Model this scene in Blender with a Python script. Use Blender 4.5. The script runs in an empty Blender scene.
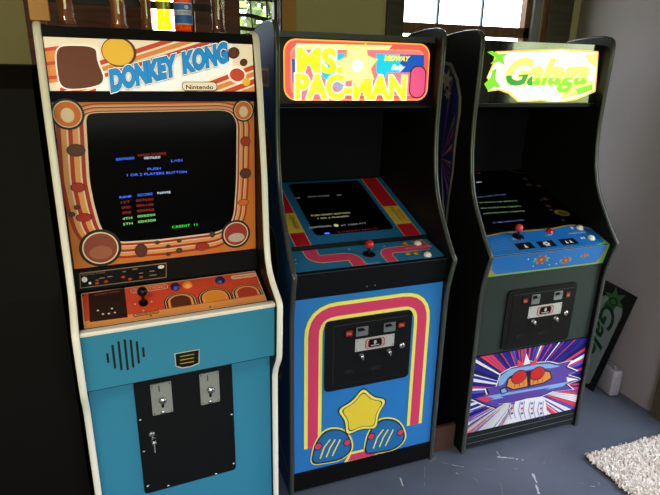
import bpy, bmesh, math, random
from mathutils import Vector, Matrix
random.seed(7)
sc = bpy.context.scene
COL = sc.collection
# ------------------------------------------------------------------ camera
F, PITCH, ROLL, HCAM, YAW = 545.25, 0.32, -0.0223, 1.6745, 0.35
def rz(v, a):
    c, s = math.cos(a), math.sin(a)
    return Vector((v[0]*c - v[1]*s, v[0]*s + v[1]*c, v[2]))
_r = Vector((1, 0, 0)); _f = Vector((0, math.cos(PITCH), -math.sin(PITCH))); _u = Vector((0, math.sin(PITCH), math.cos(PITCH)))
CR = rz(_r*math.cos(ROLL) - _u*math.sin(ROLL), -YAW)
CU = rz(_r*math.sin(ROLL) + _u*math.cos(ROLL), -YAW)
CF = rz(_f, -YAW)
CO = Vector((0, 0, HCAM))
def ray(u, v):
    return CF + CR*((u-330)/F) + CU*((247.5-v)/F)
def hit(O, A, B, u, v):          # coordinates (a, b) on the plane O + a*A + b*B under a photo pixel
    D = ray(u, v)
    m = Matrix(((A.x, B.x, -D.x), (A.y, B.y, -D.y), (A.z, B.z, -D.z)))
    r = m.inverted() @ (CO - O)
    return r.x, r.y
def floor_at(u, v, z=0.0):
    D = ray(u, v); k = (z-HCAM)/D.z
    return Vector((D.x*k, D.y*k, z))

cam = bpy.data.cameras.new('camera'); cam.sensor_width = 36; cam.lens = F/660*36
cam.clip_start = .05
co = bpy.data.objects.new('camera', cam); COL.objects.link(co)
M4 = Matrix((( CR.x, CU.x, -CF.x, CO.x), (CR.y, CU.y, -CF.y, CO.y), (CR.z, CU.z, -CF.z, CO.z), (0, 0, 0, 1)))
co.matrix_world = M4
sc.camera = co

# ------------------------------------------------------------------ materials
def lin(c):
    return tuple((x/12.92 if x <= .04045 else ((x+.055)/1.055)**2.4) for x in [k/255 for k in c])
MATS = {}
def mat(name, rgb, rough=.5, metal=0, emit=0, trans=0, spec=.5, coat=0, bump=None, vary=None, ior=None, alpha=None):
    if name in MATS: return MATS[name]
    m = bpy.data.materials.new(name); m.use_nodes = True
    nt = m.node_tree; b = nt.nodes['Principled BSDF']
    c = lin(rgb)+(1,)
    b.inputs['Base Color'].default_value = c
    b.inputs['Roughness'].default_value = rough
    b.inputs['Metallic'].default_value = metal
    b.inputs['Specular IOR Level'].default_value = spec
    b.inputs['Coat Weight'].default_value = coat
    b.inputs['Coat Roughness'].default_value = .08
    b.inputs['Transmission Weight'].default_value = trans
    if ior: b.inputs['IOR'].default_value = ior
    if emit:
        b.inputs['Emission Color'].default_value = c
        b.inputs['Emission Strength'].default_value = emit
    if bump or vary:
        tc = nt.nodes.new('ShaderNodeTexCoord')
        n = nt.nodes.new('ShaderNodeTexNoise'); n.inputs['Scale'].default_value = (bump or vary)[0]; n.inputs['Detail'].default_value = 5
        nt.links.new(tc.outputs['Object'], n.inputs['Vector'])
        if bump:
            bp = nt.nodes.new('ShaderNodeBump'); bp.inputs['Strength'].default_value = bump[1]; bp.inputs['Distance'].default_value = .01
            nt.links.new(n.outputs['Fac'], bp.inputs['Height']); nt.links.new(bp.outputs['Normal'], b.inputs['Normal'])
        if vary:
            n2 = nt.nodes.new('ShaderNodeTexNoise'); n2.inputs['Scale'].default_value = vary[0]; n2.inputs['Detail'].default_value = 6
            nt.links.new(tc.outputs['Object'], n2.inputs['Vector'])
            rp = nt.nodes.new('ShaderNodeValToRGB')
            rp.color_ramp.elements[0].position = .3; rp.color_ramp.elements[1].position = .7
            rp.color_ramp.elements[0].color = lin(vary[1])+(1,); rp.color_ramp.elements[1].color = c
            nt.links.new(n2.outputs['Fac'], rp.inputs['Fac']); nt.links.new(rp.outputs['Color'], b.inputs['Base Color'])
    MATS[name] = m
    return m
def wood(name, c1, c2, scale=(1, 1, 12), rough=.5, ws=3.0):
    if name in MATS: return MATS[name]
    m = bpy.data.materials.new(name); m.use_nodes = True
    nt = m.node_tree; b = nt.nodes['Principled BSDF']; b.inputs['Roughness'].default_value = rough
    tc = nt.nodes.new('ShaderNodeTexCoord'); mp = nt.nodes.new('ShaderNodeMapping'); mp.inputs['Scale'].default_value = scale
    w = nt.nodes.new('ShaderNodeTexNoise'); w.inputs['Scale'].default_value = ws; w.inputs['Detail'].default_value = 6; w.inputs['Distortion'].default_value = .6
    rp = nt.nodes.new('ShaderNodeValToRGB'); rp.color_ramp.elements[0].position = .3; rp.color_ramp.elements[1].position = .7
    rp.color_ramp.elements[0].color = lin(c1)+(1,); rp.color_ramp.elements[1].color = lin(c2)+(1,)
    nt.links.new(tc.outputs['Object'], mp.inputs['Vector']); nt.links.new(mp.outputs['Vector'], w.inputs['Vector'])
    nt.links.new(w.outputs['Fac'], rp.inputs['Fac']); nt.links.new(rp.outputs['Color'], b.inputs['Base Color'])
    MATS[name] = m
    return m

# ------------------------------------------------------------------ mesh builder
class MB:
    def __init__(s): s.v = []; s.f = []; s.m = []; s.mats = []; s.sm = []
    def mi(s, m):
        if m not in s.mats: s.mats.append(m)
        return s.mats.index(m)
    def face(s, pts, m, smooth=False):
        i = len(s.v); s.v += [tuple(p) for p in pts]; s.f.append(list(range(i, i+len(pts)))); s.m.append(s.mi(m)); s.sm.append(smooth)
    def mesh(s, vs, fs, m, smooth=False):
        i = len(s.v); s.v += [tuple(p) for p in vs]; k = s.mi(m)
        for f in fs: s.f.append([i+j for j in f]); s.m.append(k); s.sm.append(smooth)
    def box(s, a, b, m):
        x0, y0, z0 = [min(p, q) for p, q in zip(a, b)]; x1, y1, z1 = [max(p, q) for p, q in zip(a, b)]
        s.mesh([(x0,y0,z0),(x1,y0,z0),(x1,y1,z0),(x0,y1,z0),(x0,y0,z1),(x1,y0,z1),(x1,y1,z1),(x0,y1,z1)],
               [(0,3,2,1),(4,5,6,7),(0,1,5,4),(1,2,6,5),(2,3,7,6),(3,0,4,7)], m)
    def obox(s, O, A, B, C, m):      # box from corner O with edge vectors
        P = [O, O+A, O+A+B, O+B, O+C, O+A+C, O+A+B+C, O+B+C]
        s.mesh(P, [(0,3,2,1),(4,5,6,7),(0,1,5,4),(1,2,6,5),(2,3,7,6),(3,0,4,7)], m)
    def prism(s, prof, x0, x1, m):   # prof list of (y,z)
        n = len(prof)
        s.mesh([(x0, y, z) for y, z in prof]+[(x1, y, z) for y, z in prof],
               [list(range(n))[::-1], list(range(n, 2*n))]+[(i, (i+1) % n, n+(i+1) % n, n+i) for i in range(n)], m)
    def cyl(s, c, ax, r, h, m, n=20, r2=None, smooth=True, cap=True):
        c = Vector(c); ax = Vector(ax).normalized(); t = ax.orthogonal().normalized(); q = ax.cross(t)
        r2 = r if r2 is None else r2
        vs = [c+(t*math.cos(a)+q*math.sin(a))*r for a in [2*math.pi*i/n for i in range(n)]] + \
             [c+ax*h+(t*math.cos(a)+q*math.sin(a))*r2 for a in [2*math.pi*i/n for i in range(n)]]
        s.mesh(vs, [(i, (i+1) % n, n+(i+1) % n, n+i) for i in range(n)], m, smooth)
        if cap: s.face(vs[:n][::-1], m); s.face(vs[n:], m)
    def lathe(s, c, ax, prof, m, n=24):   # prof list of (r, h)
        c = Vector(c); ax = Vector(ax).normalized(); t = ax.orthogonal().normalized(); q = ax.cross(t)
        vs = []
        for r, h in prof:
            r = max(r, 1e-5)
            vs += [c+ax*h+(t*math.cos(2*math.pi*i/n)+q*math.sin(2*math.pi*i/n))*r for i in range(n)]
        fs = []
        for j in range(len(prof)-1):
            fs += [(j*n+i, j*n+(i+1) % n, (j+1)*n+(i+1) % n, (j+1)*n+i) for i in range(n)]
        s.mesh(vs, fs, m, True)
    def ball(s, c, r, m, n=20):
        s.lathe(Vector(c)-Vector((0, 0, r)), (0, 0, 1), [(r*math.sin(math.pi*k/12), r-r*math.cos(math.pi*k/12)) for k in range(13)], m, n)
    def tube(s, pts, r, m, n=8):
        pts = [Vector(p) for p in pts]
        for i in range(len(pts)-1):
            s.cyl(pts[i], pts[i+1]-pts[i], r, (pts[i+1]-pts[i]).length, m, n)
    def build(s, name, parent=None, bevel=0, clean=False):
        me = bpy.data.meshes.new(name); me.from_pydata(s.v, [], s.f)
        for m in s.mats: me.materials.append(m)
        for p, k, q in zip(me.polygons, s.m, s.sm): p.material_index = k; p.use_smooth = q
        if clean:
            bm = bmesh.new(); bm.from_mesh(me); bmesh.ops.recalc_face_normals(bm, faces=bm.faces); bm.to_mesh(me); bm.free()
        me.update()
        o = bpy.data.objects.new(name, me); COL.objects.link(o)
        if parent: o.parent = parent
        if bevel:
            b = o.modifiers.new('b', 'BEVEL'); b.width = bevel; b.segments = 2; b.limit_method = 'ANGLE'
        return o
def tag(o, label=None, cat=None, group=None, kind=None):
    if label: o['label'] = label
    if cat: o['category'] = cat
    if group: o['group'] = group
    if kind: o['kind'] = kind
    return o
def empty(name, loc, rot, label, cat, group=None):
    o = bpy.data.objects.new(name, None); COL.objects.link(o); o.location = loc; o.rotation_euler = (0, 0, rot)
    o.empty_display_size = .1
    return tag(o, label, cat, group)

# ------------------------------------------------------------------ text
_tc = {}
def text_tris(body, off=0.0, shear=0.0, space=1.0):
    k = (body, round(off, 4), shear, space)
    if k in _tc: return _tc[k]
    cu = bpy.data.curves.new('t', 'FONT'); cu.body = body; cu.size = 1; cu.offset = off; cu.shear = shear; cu.space_character = space
    cu.dimensions = '2D'; cu.fill_mode = 'FRONT'; cu.resolution_u = 4
    ob = bpy.data.objects.new('t', cu); COL.objects.link(ob)
    dg = bpy.context.evaluated_depsgraph_get(); dg.update()
    me = bpy.data.meshes.new_from_object(ob.evaluated_get(dg))
    vs = [(v.co.x, v.co.y) for v in me.vertices]; fs = [tuple(p.vertices) for p in me.polygons]
    bpy.data.objects.remove(ob); bpy.data.curves.remove(cu); bpy.data.meshes.remove(me)
    _tc[k] = (vs, fs)
    return vs, fs

EPS = .0004
class Surf:
    """a flat surface: O + s*A + h*B, outward normal N (cabinet-local), world frame kept for photo look-ups"""
    def __init__(s, cab, O, A, B):
        s.O, s.A, s.B = Vector(O), Vector(A).normalized(), Vector(B).normalized(); s.N = s.A.cross(s.B)
        R = Matrix.Rotation(cab['rot'], 3, 'Z') if cab else Matrix.Identity(3); L = Vector(cab['loc']) if cab else Vector((0, 0, 0))
        s.wO = L+R@s.O; s.wA = R@s.A; s.wB = R@s.B
    def at(s, u, v): return hit(s.wO, s.wA, s.wB, u, v)
    def P(s, a, b, off=0): return s.O+s.A*a+s.B*b+s.N*off
    def px(s, u, v, off=0): a, b = s.at(u, v); return s.P(a, b, off)
class Art(MB):
    def __init__(s, surf): super().__init__(); s.S = surf
    def poly(s, pts, m, L=1):
        ar = sum(pts[i][0]*pts[(i+1) % len(pts)][1]-pts[(i+1) % len(pts)][0]*pts[i][1] for i in range(len(pts)))
        if ar < 0: pts = pts[::-1]
        s.face([s.S.P(a, b, L*EPS) for a, b in pts], m)
    def ppx(s, pts, m, L=1): s.poly([s.S.at(u, v) for u, v in pts], m, L)
    def ell(s, c, rx, ry, m, L=1, n=32, a0=0, a1=2*math.pi, rot=0):
        P = []
        for i in range(n + (0 if a1-a0 > 6.2 else 1)):
            a = a0+(a1-a0)*i/n; x, y = rx*math.cos(a), ry*math.sin(a)
            P.append((c[0]+x*math.cos(rot)-y*math.sin(rot), c[1]+x*math.sin(rot)+y*math.cos(rot)))
        s.poly(P, m, L)
    def epx(s, u, v, r, m, L=1, ry=None, rot=0): s.ell(s.S.at(u, v), r, ry or r, m, L, rot=rot)
    def rrect(s, a0, b0, a1, b1, r, m, L=1):
        P = []
        for cx, cy, q in ((a1-r, b1-r, 0), (a0+r, b1-r, 1), (a0+r, b0+r, 2), (a1-r, b0+r, 3)):
            for i in range(7): t = (q+i/6)*math.pi/2; P.append((cx+r*math.cos(t), cy+r*math.sin(t)))
        s.poly(P, m, L)
    def stroke(s, pts, w, m, L=1, px=False, closed=False):
        if px: pts = [s.S.at(*p) for p in pts]
        pts = [Vector(p) for p in pts]
        if closed: pts = pts+[pts[0]]
        n = len(pts); Lf = []; Rt = []
        for i, p in enumerate(pts):
            if closed and i in (0, n-1): d1 = (pts[1]-pts[0]).normalized(); d0 = (pts[-1]-pts[-2]).normalized()
            else:
                d0 = (p-pts[i-1]).normalized() if i else (pts[1]-p).normalized(); d1 = (pts[i+1]-p).normalized() if i < n-1 else d0
            d = (d0+d1); d = d.normalized() if d.length > 1e-6 else d0
            nn = Vector((-d.y, d.x)); k = 1/max(.5, nn.dot(Vector((-d0.y, d0.x))))
            Lf.append(p+nn*w/2*k); Rt.append(p-nn*w/2*k)
        for i in range(n-1): s.poly([tuple(Rt[i]), tuple(Rt[i+1]), tuple(Lf[i+1]), tuple(Lf[i])], m, L)
    def text(s, body, p0, p1, hgt, m, L=1, off=0, shear=0, space=1.0, px=True, upright=False, clip=None):
        """text whose baseline runs from p0 to p1 (photo pixels or surface coordinates); hgt cap height in metres"""
        if px: p0, p1 = s.S.at(*p0), s.S.at(*p1)
        vs, fs = text_tris(body, 0, shear, space)
        x0 = min(v[0] for v in vs); x1 = max(v[0] for v in vs)
        if off: vs, fs = text_tris(body, off, shear, space)
        d = Vector(p1)-Vector(p0); k = d.length/(x1-x0); d.normalize(); q = Vector((-d.y, d.x)); ky = hgt/.7
        if upright: q = Vector((0, 1))
        V2 = [Vector(p0)+d*((v[0]-x0)*k)+q*(v[1]*ky) for v in vs]
        if clip:
            for f in fs: s.clip([tuple(V2[i]) for i in f], clip, m, L)
            return
        P = [s.S.P(*v, L*EPS) for v in V2]
        fs2 = []
        for f in fs:
            if (P[f[1]]-P[f[0]]).cross(P[f[2]]-P[f[0]]).dot(s.S.N) < 0: f = f[::-1]
            fs2.append(f)
        s.mesh(P, fs2, m)
    def convex_clip(s, pts, quad):
        def area(q): return sum(q[i][0]*q[(i+1) % len(q)][1]-q[(i+1) % len(q)][0]*q[i][1] for i in range(len(q)))
        if area(quad) < 0: quad = quad[::-1]
        out = list(pts)
        for i in range(len(quad)):
            a, b = quad[i], quad[(i+1) % len(quad)]; inp, out = out, []
            if not inp: break
            ins = lambda p: (b[0]-a[0])*(p[1]-a[1])-(b[1]-a[1])*(p[0]-a[0]) >= 0
            for j in range(len(inp)):
                p, r = inp[j], inp[j-1]
                if ins(p) != ins(r):
                    n = (b[0]-a[0])*(r[1]-a[1])-(b[1]-a[1])*(r[0]-a[0]); dn = (b[0]-a[0])*(p[1]-a[1])-(b[1]-a[1])*(p[0]-a[0])
                    t = n/(n-dn); out.append((r[0]+(p[0]-r[0])*t, r[1]+(p[1]-r[1])*t))
                if ins(p): out.append(p)
        return out
    def clip(s, pts, quad, m, L=1):
        o = s.convex_clip(pts, quad)
        if len(o) > 2: s.poly(o, m, L)
    # raised pieces on the surface
    def slab(s, pts, m, h0, h1, px=True):
        if px: pts = [s.S.at(*p) for p in pts]
        ar = sum(pts[i][0]*pts[(i+1) % len(pts)][1]-pts[(i+1) % len(pts)][0]*pts[i][1] for i in range(len(pts)))
        if ar < 0: pts = pts[::-1]
        n = len(pts); lo = [s.S.P(a, b, h0) for a, b in pts]; hi = [s.S.P(a, b, h1) for a, b in pts]
        s.mesh(lo+hi, [list(range(n))[::-1], list(range(n, 2*n))]+[(i, (i+1) % n, n+(i+1) % n, n+i) for i in range(n)], m)
def rounded(pts, r, n=5):
    """round the corners of a polygon given in surface coordinates"""
    out = []; N = len(pts)
    for i in range(N):
        p, a, b = Vector(pts[i]), Vector(pts[i-1]), Vector(pts[(i+1) % N])
        da, db = (a-p), (b-p); ra = min(r, da.length/2); rb = min(r, db.length/2)
        A = p+da.normalized()*ra; B = p+db.normalized()*rb
        for k in range(n+1):
            t = k/n; q = A*(1-t)**2+p*2*t*(1-t)+B*t*t; out.append((q.x, q.y))
    return out

# ------------------------------------------------------------------ palette
black = mat('black_laminate', (12, 12, 13), .5, spec=.25)
blackm = mat('black_matte', (7, 7, 8), .6, spec=.15)
blackp = mat('black_plastic', (8, 8, 9), .3, spec=.3)
doorblk = mat('black_steel', (11, 11, 12), .5, spec=.22, bump=(180, .12))
screen = mat('screen_glass', (3, 3, 4), .06, spec=.5)
chrome = mat('chrome', (200, 200, 200), .25, metal=1)
steel = mat('brushed_steel', (165, 165, 160), .35, metal=.7)
white = mat('white_print', (235, 232, 225), .5)
cream_mold = mat('cream_t_molding', (255, 251, 236), .3)
grey_mold = mat('dark_t_molding', (62, 66, 62), .22)

# ------------------------------------------------------------------ cabinets
def cab(x, y, rot): return dict(loc=(x, y, 0), rot=rot)
CM = cab(0.495, 1.747, 0.0159); CG = cab(1.31, 1.745, 0.0026); CK = cab(-.201, 1.602, 0.0767)
W, WD, T = .655, .595, .0095
MID = [(0, .0), (0, .78), (.006, .84), (.02, .905), (.033, .955), (.037, .968), (.02, .984), (-.02, 1.03), (-.06, 1.085), (-.1, 1.14), (-.132, 1.2),
       (-.155, 1.27), (-.17, 1.36), (-.177, 1.46), (-.176, 1.58), (-.173, 1.70), (-.174, 1.785), (-.18, 1.803), (-.195, 1.814), (-.225, 1.82), (-.30, 1.8205),
       (-.38, 1.814), (-.44, 1.807)]
MID_BACK = [(-.6, 1.77), (-.80, 1.66), (-.83, 1.60), (-.83, .0)]
DKP = [(.034, .0), (.037, .476), (.04, .66), (.052, .695), (.082, .742), (.09, .765), (.096, .86), (.1, .94), (.097, .952), (.085, .963), (.03, .998), (.0, 1.025),
       (-.02, 1.063), (-.03, 1.12), (-.035, 1.18), (-.042, 1.327), (-.061, 1.482), (-.075, 1.602), (-.1, 1.735), (-.107, 1.753), (-.12, 1.764), (-.147, 1.769), (-.3, 1.769), (-.7, 1.769)]
DK_BACK = [(-.745, 1.72), (-.745, .0)]
def side_panel(root, prof, back, s, m, mold_m, nmold):
    b = MB(); b.prism([(-d, z) for d, z in prof+back], s-T, s+T, m)
    o = b.build('side_panel', root, clean=True)
    e = MB(); path = [Vector((d, z)) for d, z in prof[:nmold]]
    rows = []
    for i, p in enumerate(path):
        d0 = (p-path[i-1]).normalized() if i else (path[1]-p).normalized(); d1 = (path[i+1]-p).normalized() if i < len(path)-1 else d0
        d = (d0+d1).normalized(); n = Vector((d.y, -d.x))
        rows.append([Vector((s+T*1.06*c, -(p.x+n.x*h), p.y+n.y*h)) for c, h in ((-1, -.001), (-.93, .002), (-.6, .0045), (0, .0055), (.6, .0045), (.93, .002), (1, -.001))])
    k = 7; vs = [q for r in rows for q in r]
    e.mesh(vs, [(j*k+i, j*k+i+1, (j+1)*k+i+1, (j+1)*k+i) for j in range(len(rows)-1) for i in range(k-1)], mold_m, True)
    e.build('edge_molding', o, clean=True)
    return o
def surf(c, A, B, w, inset=T):   # slanted front surface between A (top d,z) and B (bottom d,z)
    return Surf(c, (0, -B[0], B[1]), (1, 0, 0), (0, -(A[0]-B[0]), A[1]-B[1]))
def slab(root, name, c, A, B, w, m, thick=.015, e=0.001):
    """panel spanning the inside width between A and B with thickness going inwards"""
    S = surf(c, A, B, w); H = math.hypot(A[0]-B[0], A[1]-B[1]); art = Art(S)
    art.slab([(T+e, 0), (w-T-e, 0), (w-T-e, H), (T+e, H)], m, -thick, 0, px=False)
    return S, art, H

# =================================================================== CABINET 1 (left, cream mouldings)
blue1 = mat('turquoise_laminate', (52, 140, 172), .4)
K = empty('arcade_cabinet', CK['loc'], CK['rot'], 'turquoise arcade cabinet with cream edging and orange striped screen surround, beer glasses on top', 'arcade cabinet', 'upright arcade cabinets in a row')
for s in (0, WD): side_panel(K, DKP, DK_BACK, s, black, cream_mold, 22)
b = MB(); b.box((T, .13, 1.745), (WD-T, .74, 1.763), black); b.build('top_panel', K)
b = MB(); b.box((T, .725, .02), (WD-T, .742, 1.745), black); b.build('back_panel', K)
cream = mat('marquee_cream', (250, 232, 200), .45, emit=.42)
k_or = mat('marquee_orange', (246, 150, 66), .45, emit=.3); k_red = mat('marquee_red', (222, 74, 42), .45, emit=.3)
k_blue = mat('marquee_blue', (10, 140, 215), .45, emit=.45); k_white = mat('marquee_white', (252, 250, 244), .45, emit=.5)
k_navy = mat('marquee_outline', (18, 48, 110), .5); k_brown = mat('marquee_brown', (118, 58, 34), .5, emit=.15); k_yel = mat('marquee_yellow', (252, 196, 60), .45, emit=.35)
k_dk = mat('print_dark', (30, 14, 8), .5)
# marquee
mA, mB = (-.106, 1.735), (-.090, 1.596)
S, a, H = slab(K, 'm', CK, mA, mB, WD, blackp)
w0, w1 = T+.003, WD-T-.003
Q = [(w0, .001), (w1, .001), (w1, H-.001), (w0, H-.001)]
a.poly(Q, cream, 1)
at = S.at
def band(x0, y0, x1, y1, w, m, L):   # diagonal stripe between two photo points, w px tall, clipped to the marquee
    a.clip([at(x0, y0-w/2), at(x1, y1-w/2), at(x1, y1+w/2), at(x0, y0+w/2)], Q, m, L)
for i in range(5):
    y = 46+i*7.2; a.clip([at(40, y+2.5), at(66, y-1), at(66, y+2.6), at(40, y+6.2)], Q, k_red if i % 2 == 0 else k_or, 2)
    a.clip([at(40, y+6.2), at(66, y+2.6), at(66, y+6), at(40, y+9.8)], Q, k_or, 2)
for i, (off, w, m) in enumerate(((0, 5, k_red), (7, 5, k_or), (14.5, 5.5, k_red), (22, 6, k_or), (30, 5, k_red))):
    band(120, 118+off, 262, 64+off, w, m, 2)
for i, (off, w, m) in enumerate(((0, 4, k_red), (6, 4, k_or), (12, 4, k_red), (-7, 5, k_or), (-14, 5, k_red))):
    band(60, 90+off, 215, 40+off, w, m, 2)
a.clip([at(96, 92), at(96, 80), at(232, 41), at(232, 72), at(170, 92)], Q, k_white, 3)
# plain generic shapes in place of the figures: a brown oval patch, a yellow disc, two barrels, a red lozenge
a.poly(rounded([at(54, 46), at(72, 44.5), at(99, 46), at(98, 60), at(109, 84), at(84, 90), at(60, 90), at(56, 72)], .035), k_white, 4)
a.poly(rounded([at(55.5, 47), at(72, 45.5), at(97, 47), at(96, 60), at(107, 83), at(84, 89), at(61, 89), at(57.5, 72)], .033), k_brown, 5)
a.clip([(at(119, 52)[0]+.046*math.cos(t/16*math.pi), at(119, 52)[1]+.04*math.sin(t/16*math.pi)) for t in range(32)], Q, k_brown, 4)
a.clip([(at(118, 52)[0]+.041*math.cos(t/16*math.pi), at(118, 52)[1]+.036*math.sin(t/16*math.pi)) for t in range(32)], Q, k_yel, 5)
for (u, v, r) in ((233.5, 53, .019), (243.5, 62.5, .0125)):
    a.epx(u, v, r, k_dk, 6, r*.85, .5); a.epx(u, v, r*.86, k_brown, 7, r*.7, .5)
    c = at(u, v)
    for dx in (-.4, .4): a.stroke([(c[0]+dx*r-.3*r*.5, c[1]-r*.55), (c[0]+dx*r+.3*r*.5, c[1]+r*.55)], .0015, k_dk, 8)
a.epx(237, 75, .028, k_white, 6, .024); a.epx(237, 75, .023, k_red, 7, .019); a.epx(246, 82, .012, k_yel, 7)
# title lettering
for word, p0, p1, hh in (('DONKEY', (112, 90.6), (175, 74.6), .052), ('KONG', (184, 72.3), (227, 61.4), .052)):
    for off, m, L in ((.135, k_navy, 9), (.118, k_white, 10), (.082, k_navy, 11), (.068, k_blue, 12)): a.text(word, p0, p1, hh, m, L, off=off, upright=True)
c0, c1 = at(182, 91), at(216.5, 82)
a.rrect(c0[0], c0[1], c1[0], c1[1], .0115, k_dk, 9); a.rrect(c0[0]+.0018, c0[1]+.0018, c1[0]-.0018, c1[1]-.0018, .0105, cream, 10)
a.text('Nintendo', (186, 89.3), (213, 89.3), .0125, k_dk, 11, off=.02)
a.build('marquee', K)
_, a, _ = slab(K, 'x', CK, (-.112, 1.763), (-.104, 1.737), WD, blackp); a.build('marquee_retainer', K)
_, a, _ = slab(K, 'x', CK, (-.088, 1.595), (-.098, 1.569), WD, blackp); a.build('marquee_retainer', K)
# screen surround
S, a, H = slab(K, 'b', CK, (-.100, 1.568), (-.118, 1.072), WD, blackp); at = S.at
o_base = mat('surround_orange', (226, 128, 42), .35); o_tan = mat('surround_tan', (246, 168, 96), .35); o_red = mat('surround_red', (186, 50, 28), .35); o_crm = mat('surround_cream', (255, 226, 192), .35)
o_brn = mat('surround_brown', (96, 46, 30), .4)
a.poly([(w0, .002), (w1, .002), (w1, H-.002), (w0, H-.002)], o_base, 1)
OP = [(86, 116), (92, 112.8), (160, 111.5), (222, 110.2), (231, 112.5), (236.3, 122), (235.7, 180), (233.6, 213), (229, 226), (215, 232), (160, 238.8), (121, 241.5), (108, 238), (100.5, 226), (94.5, 205), (89.5, 180)]
OPs = [at(*p) for p in OP]; cx = sum(p[0] for p in OPs)/len(OPs); cy = sum(p[1] for p in OPs)/len(OPs)
def grown(k):
    out = []; n = len(OPs)
    for i, p in enumerate(OPs):
        e = Vector(OPs[(i+1) % n])-Vector(OPs[i-1]); nn = Vector((e.y, -e.x)).normalized()
        if nn.dot(Vector(p)-Vector((cx, cy))) < 0: nn = -nn
        out.append((p[0]+nn.x*k*(.078 if nn.x < 0 else .044), p[1]+nn.y*k*(.026 if nn.y > 0 else .056)))
    return rounded(out, .02, 4)
for i, (k, m) in enumerate(((1, o_red), (.86, o_tan), (.68, o_crm), (.62, o_red), (.48, o_tan), (.3, o_crm), (.24, o_red), (.1, o_crm))): a.poly(grown(k), m, 2+i)

for u, v, r, m in ((67.5, 114, .043, mat('disc_orange', (232, 120, 36), .35)), (243, 110.5, .034, mat('disc_orange', (0, 0, 0))), (100.5, 247.5, .060, mat('disc_brown', (150, 74, 50), .35)), (235.5, 233.5, .049, mat('disc_red', (176, 58, 44), .35))):
    a.epx(u, v, r, k_dk, 12); a.epx(u, v, r*.86, o_crm, 13); a.epx(u, v, r*.79, m, 14)
a.epx(67.5, 115, .017, o_crm, 15, .02); a.epx(243, 111.5, .014, o_crm, 15, .017)
a.epx(101, 252, .033, mat('disc_tan', (176, 104, 74), .35), 15, .022); a.epx(236, 237, .028, mat('disc_pale', (214, 190, 172), .35), 15, .016)
for u, v, rx, ry, m in ((76, 150, .022, .016, o_brn), (78, 187, .018, .013, o_red), (84, 217, .02, .012, o_red), (77, 207, .008, .007, o_brn), (72, 214, .008, .007, o_brn), (245, 141, .015, .014, o_red), (245, 173, .017, .015, o_brn), (243, 202, .017, .01, mat('disc_orange', (0, 0, 0))),
                        (141, 250, .017, .02, o_brn), (157, 242, .007, .006, o_brn), (168, 246, .007, .006, o_brn), (179, 250, .009, .008, o_brn), (168, 253.5, .007, .006, o_brn), (179, 240.5, .007, .005, o_brn), (202, 246, .02, .013, o_red), (212, 234, .009, .009, o_brn)):
    a.epx(u, v, 1.12*rx, k_dk, 12, 1.12*ry); a.epx(u, v, rx, m, 13, ry)
a.build('screen_surround', K)
# monitor glass with its lit characters
e_blue = mat('glow_blue', (60, 110, 255), .5, emit=1.0); e_red = mat('glow_red', (150, 30, 24), .5, emit=.5); e_grn = mat('glow_green', (120, 220, 120), .5, emit=.8); e_wht = mat('glow_white', (200, 215, 240), .5, emit=.8)
e_gr2 = mat('glow_green_bright', (40, 230, 60), .5, emit=.9)
a = Art(S); a.slab(rounded(OPs, .02, 4), mat('smoked_glass', (5, 5, 6), .12, spec=.22), .002, 11*EPS, px=False)
for t, p0, p1, m in (('007650', (116, 160.4), (134, 158.8), e_blue), ('HIGH SCORE', (138, 156.2), (166, 154.3), e_red), ('007650', (144, 159), (160, 158), e_wht), ('L=01', (171, 161.8), (182, 161), e_blue),
                     ('PUSH', (147.5, 170), (160.5, 169.2), e_blue), ('1 OR 2 PLAYERS BUTTON', (127, 176), (186.5, 172.5), e_blue),
                     ('RANK', (119.5, 198.3), (132, 196.8), e_blue), ('SCORE', (137.5, 196), (152.5, 194.5), e_blue), ('NAME', (157.5, 193.8), (170.5, 192.8), e_wht),
                     ('1ST', (121, 203.3), (130, 202.3), e_red), ('007650', (136, 201.4), (153, 199.8), e_red), ('2ND', (121.5, 208.6), (130.5, 207.6), e_red), ('006100', (136.5, 206.6), (153.5, 205), e_red),
                     ('3RD', (122, 213.8), (131, 212.8), e_red), ('005950', (137, 211.8), (154, 210.2), e_red), ('4TH', (122.5, 219.6), (132, 218.4), e_grn), ('005050', (137.5, 217.2), (155, 215.3), e_grn),
                     ('5TH', (123, 225), (132.5, 223.8), e_grn), ('004300', (138, 222.6), (155.5, 220.6), e_grn), ('CREDIT  11', (172, 227.8), (197, 225), e_gr2)):
    a.text(t, p0, p1, .0075, m, 13, upright=True)
a.build('monitor_screen', K)
# instruction strip
S, a, H = slab(K, 'i', CK, (-.116, 1.070), (-.114, 1.000), WD, blackm); at = S.at
cardc = mat('card_black', (10, 9, 9), .3, spec=.25); cardl = mat('card_line', (150, 120, 90), .5)
qd = [at(79.5, 273), at(166.5, 262.5), at(166.5, 277.5), at(80, 288.5)]
a.poly(qd, cardl, 1)
a.poly([at(80.3, 273.8), at(165.8, 263.5), at(165.8, 276.8), at(80.8, 287.6)], cardc, 2)
a.text('INSTRUCTIONS', (82, 275.6), (105, 272.9), .006, cardl, 3)
a.epx(84.5, 279.5, .008, white, 3, .009); a.epx(90, 283, .004, white, 3); a.epx(161, 266.8, .010, white, 3, .006)
for u, v, w in ((97, 280, .01), (102, 278, .018), (110, 276.5, .016), (124, 271.5, .012), (135, 269, .02), (141, 273, .014), (152, 271, .018), (153, 275, .026)): a.epx(u, v, w/2, cardl, 3, .0018, -.02)
for u, v in ((97, 283), (123, 277), (141, 277), (106, 281.5), (130, 279)): a.epx(u, v, .006, o_red, 3, .004)
a.build('instruction_strip', K)
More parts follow.
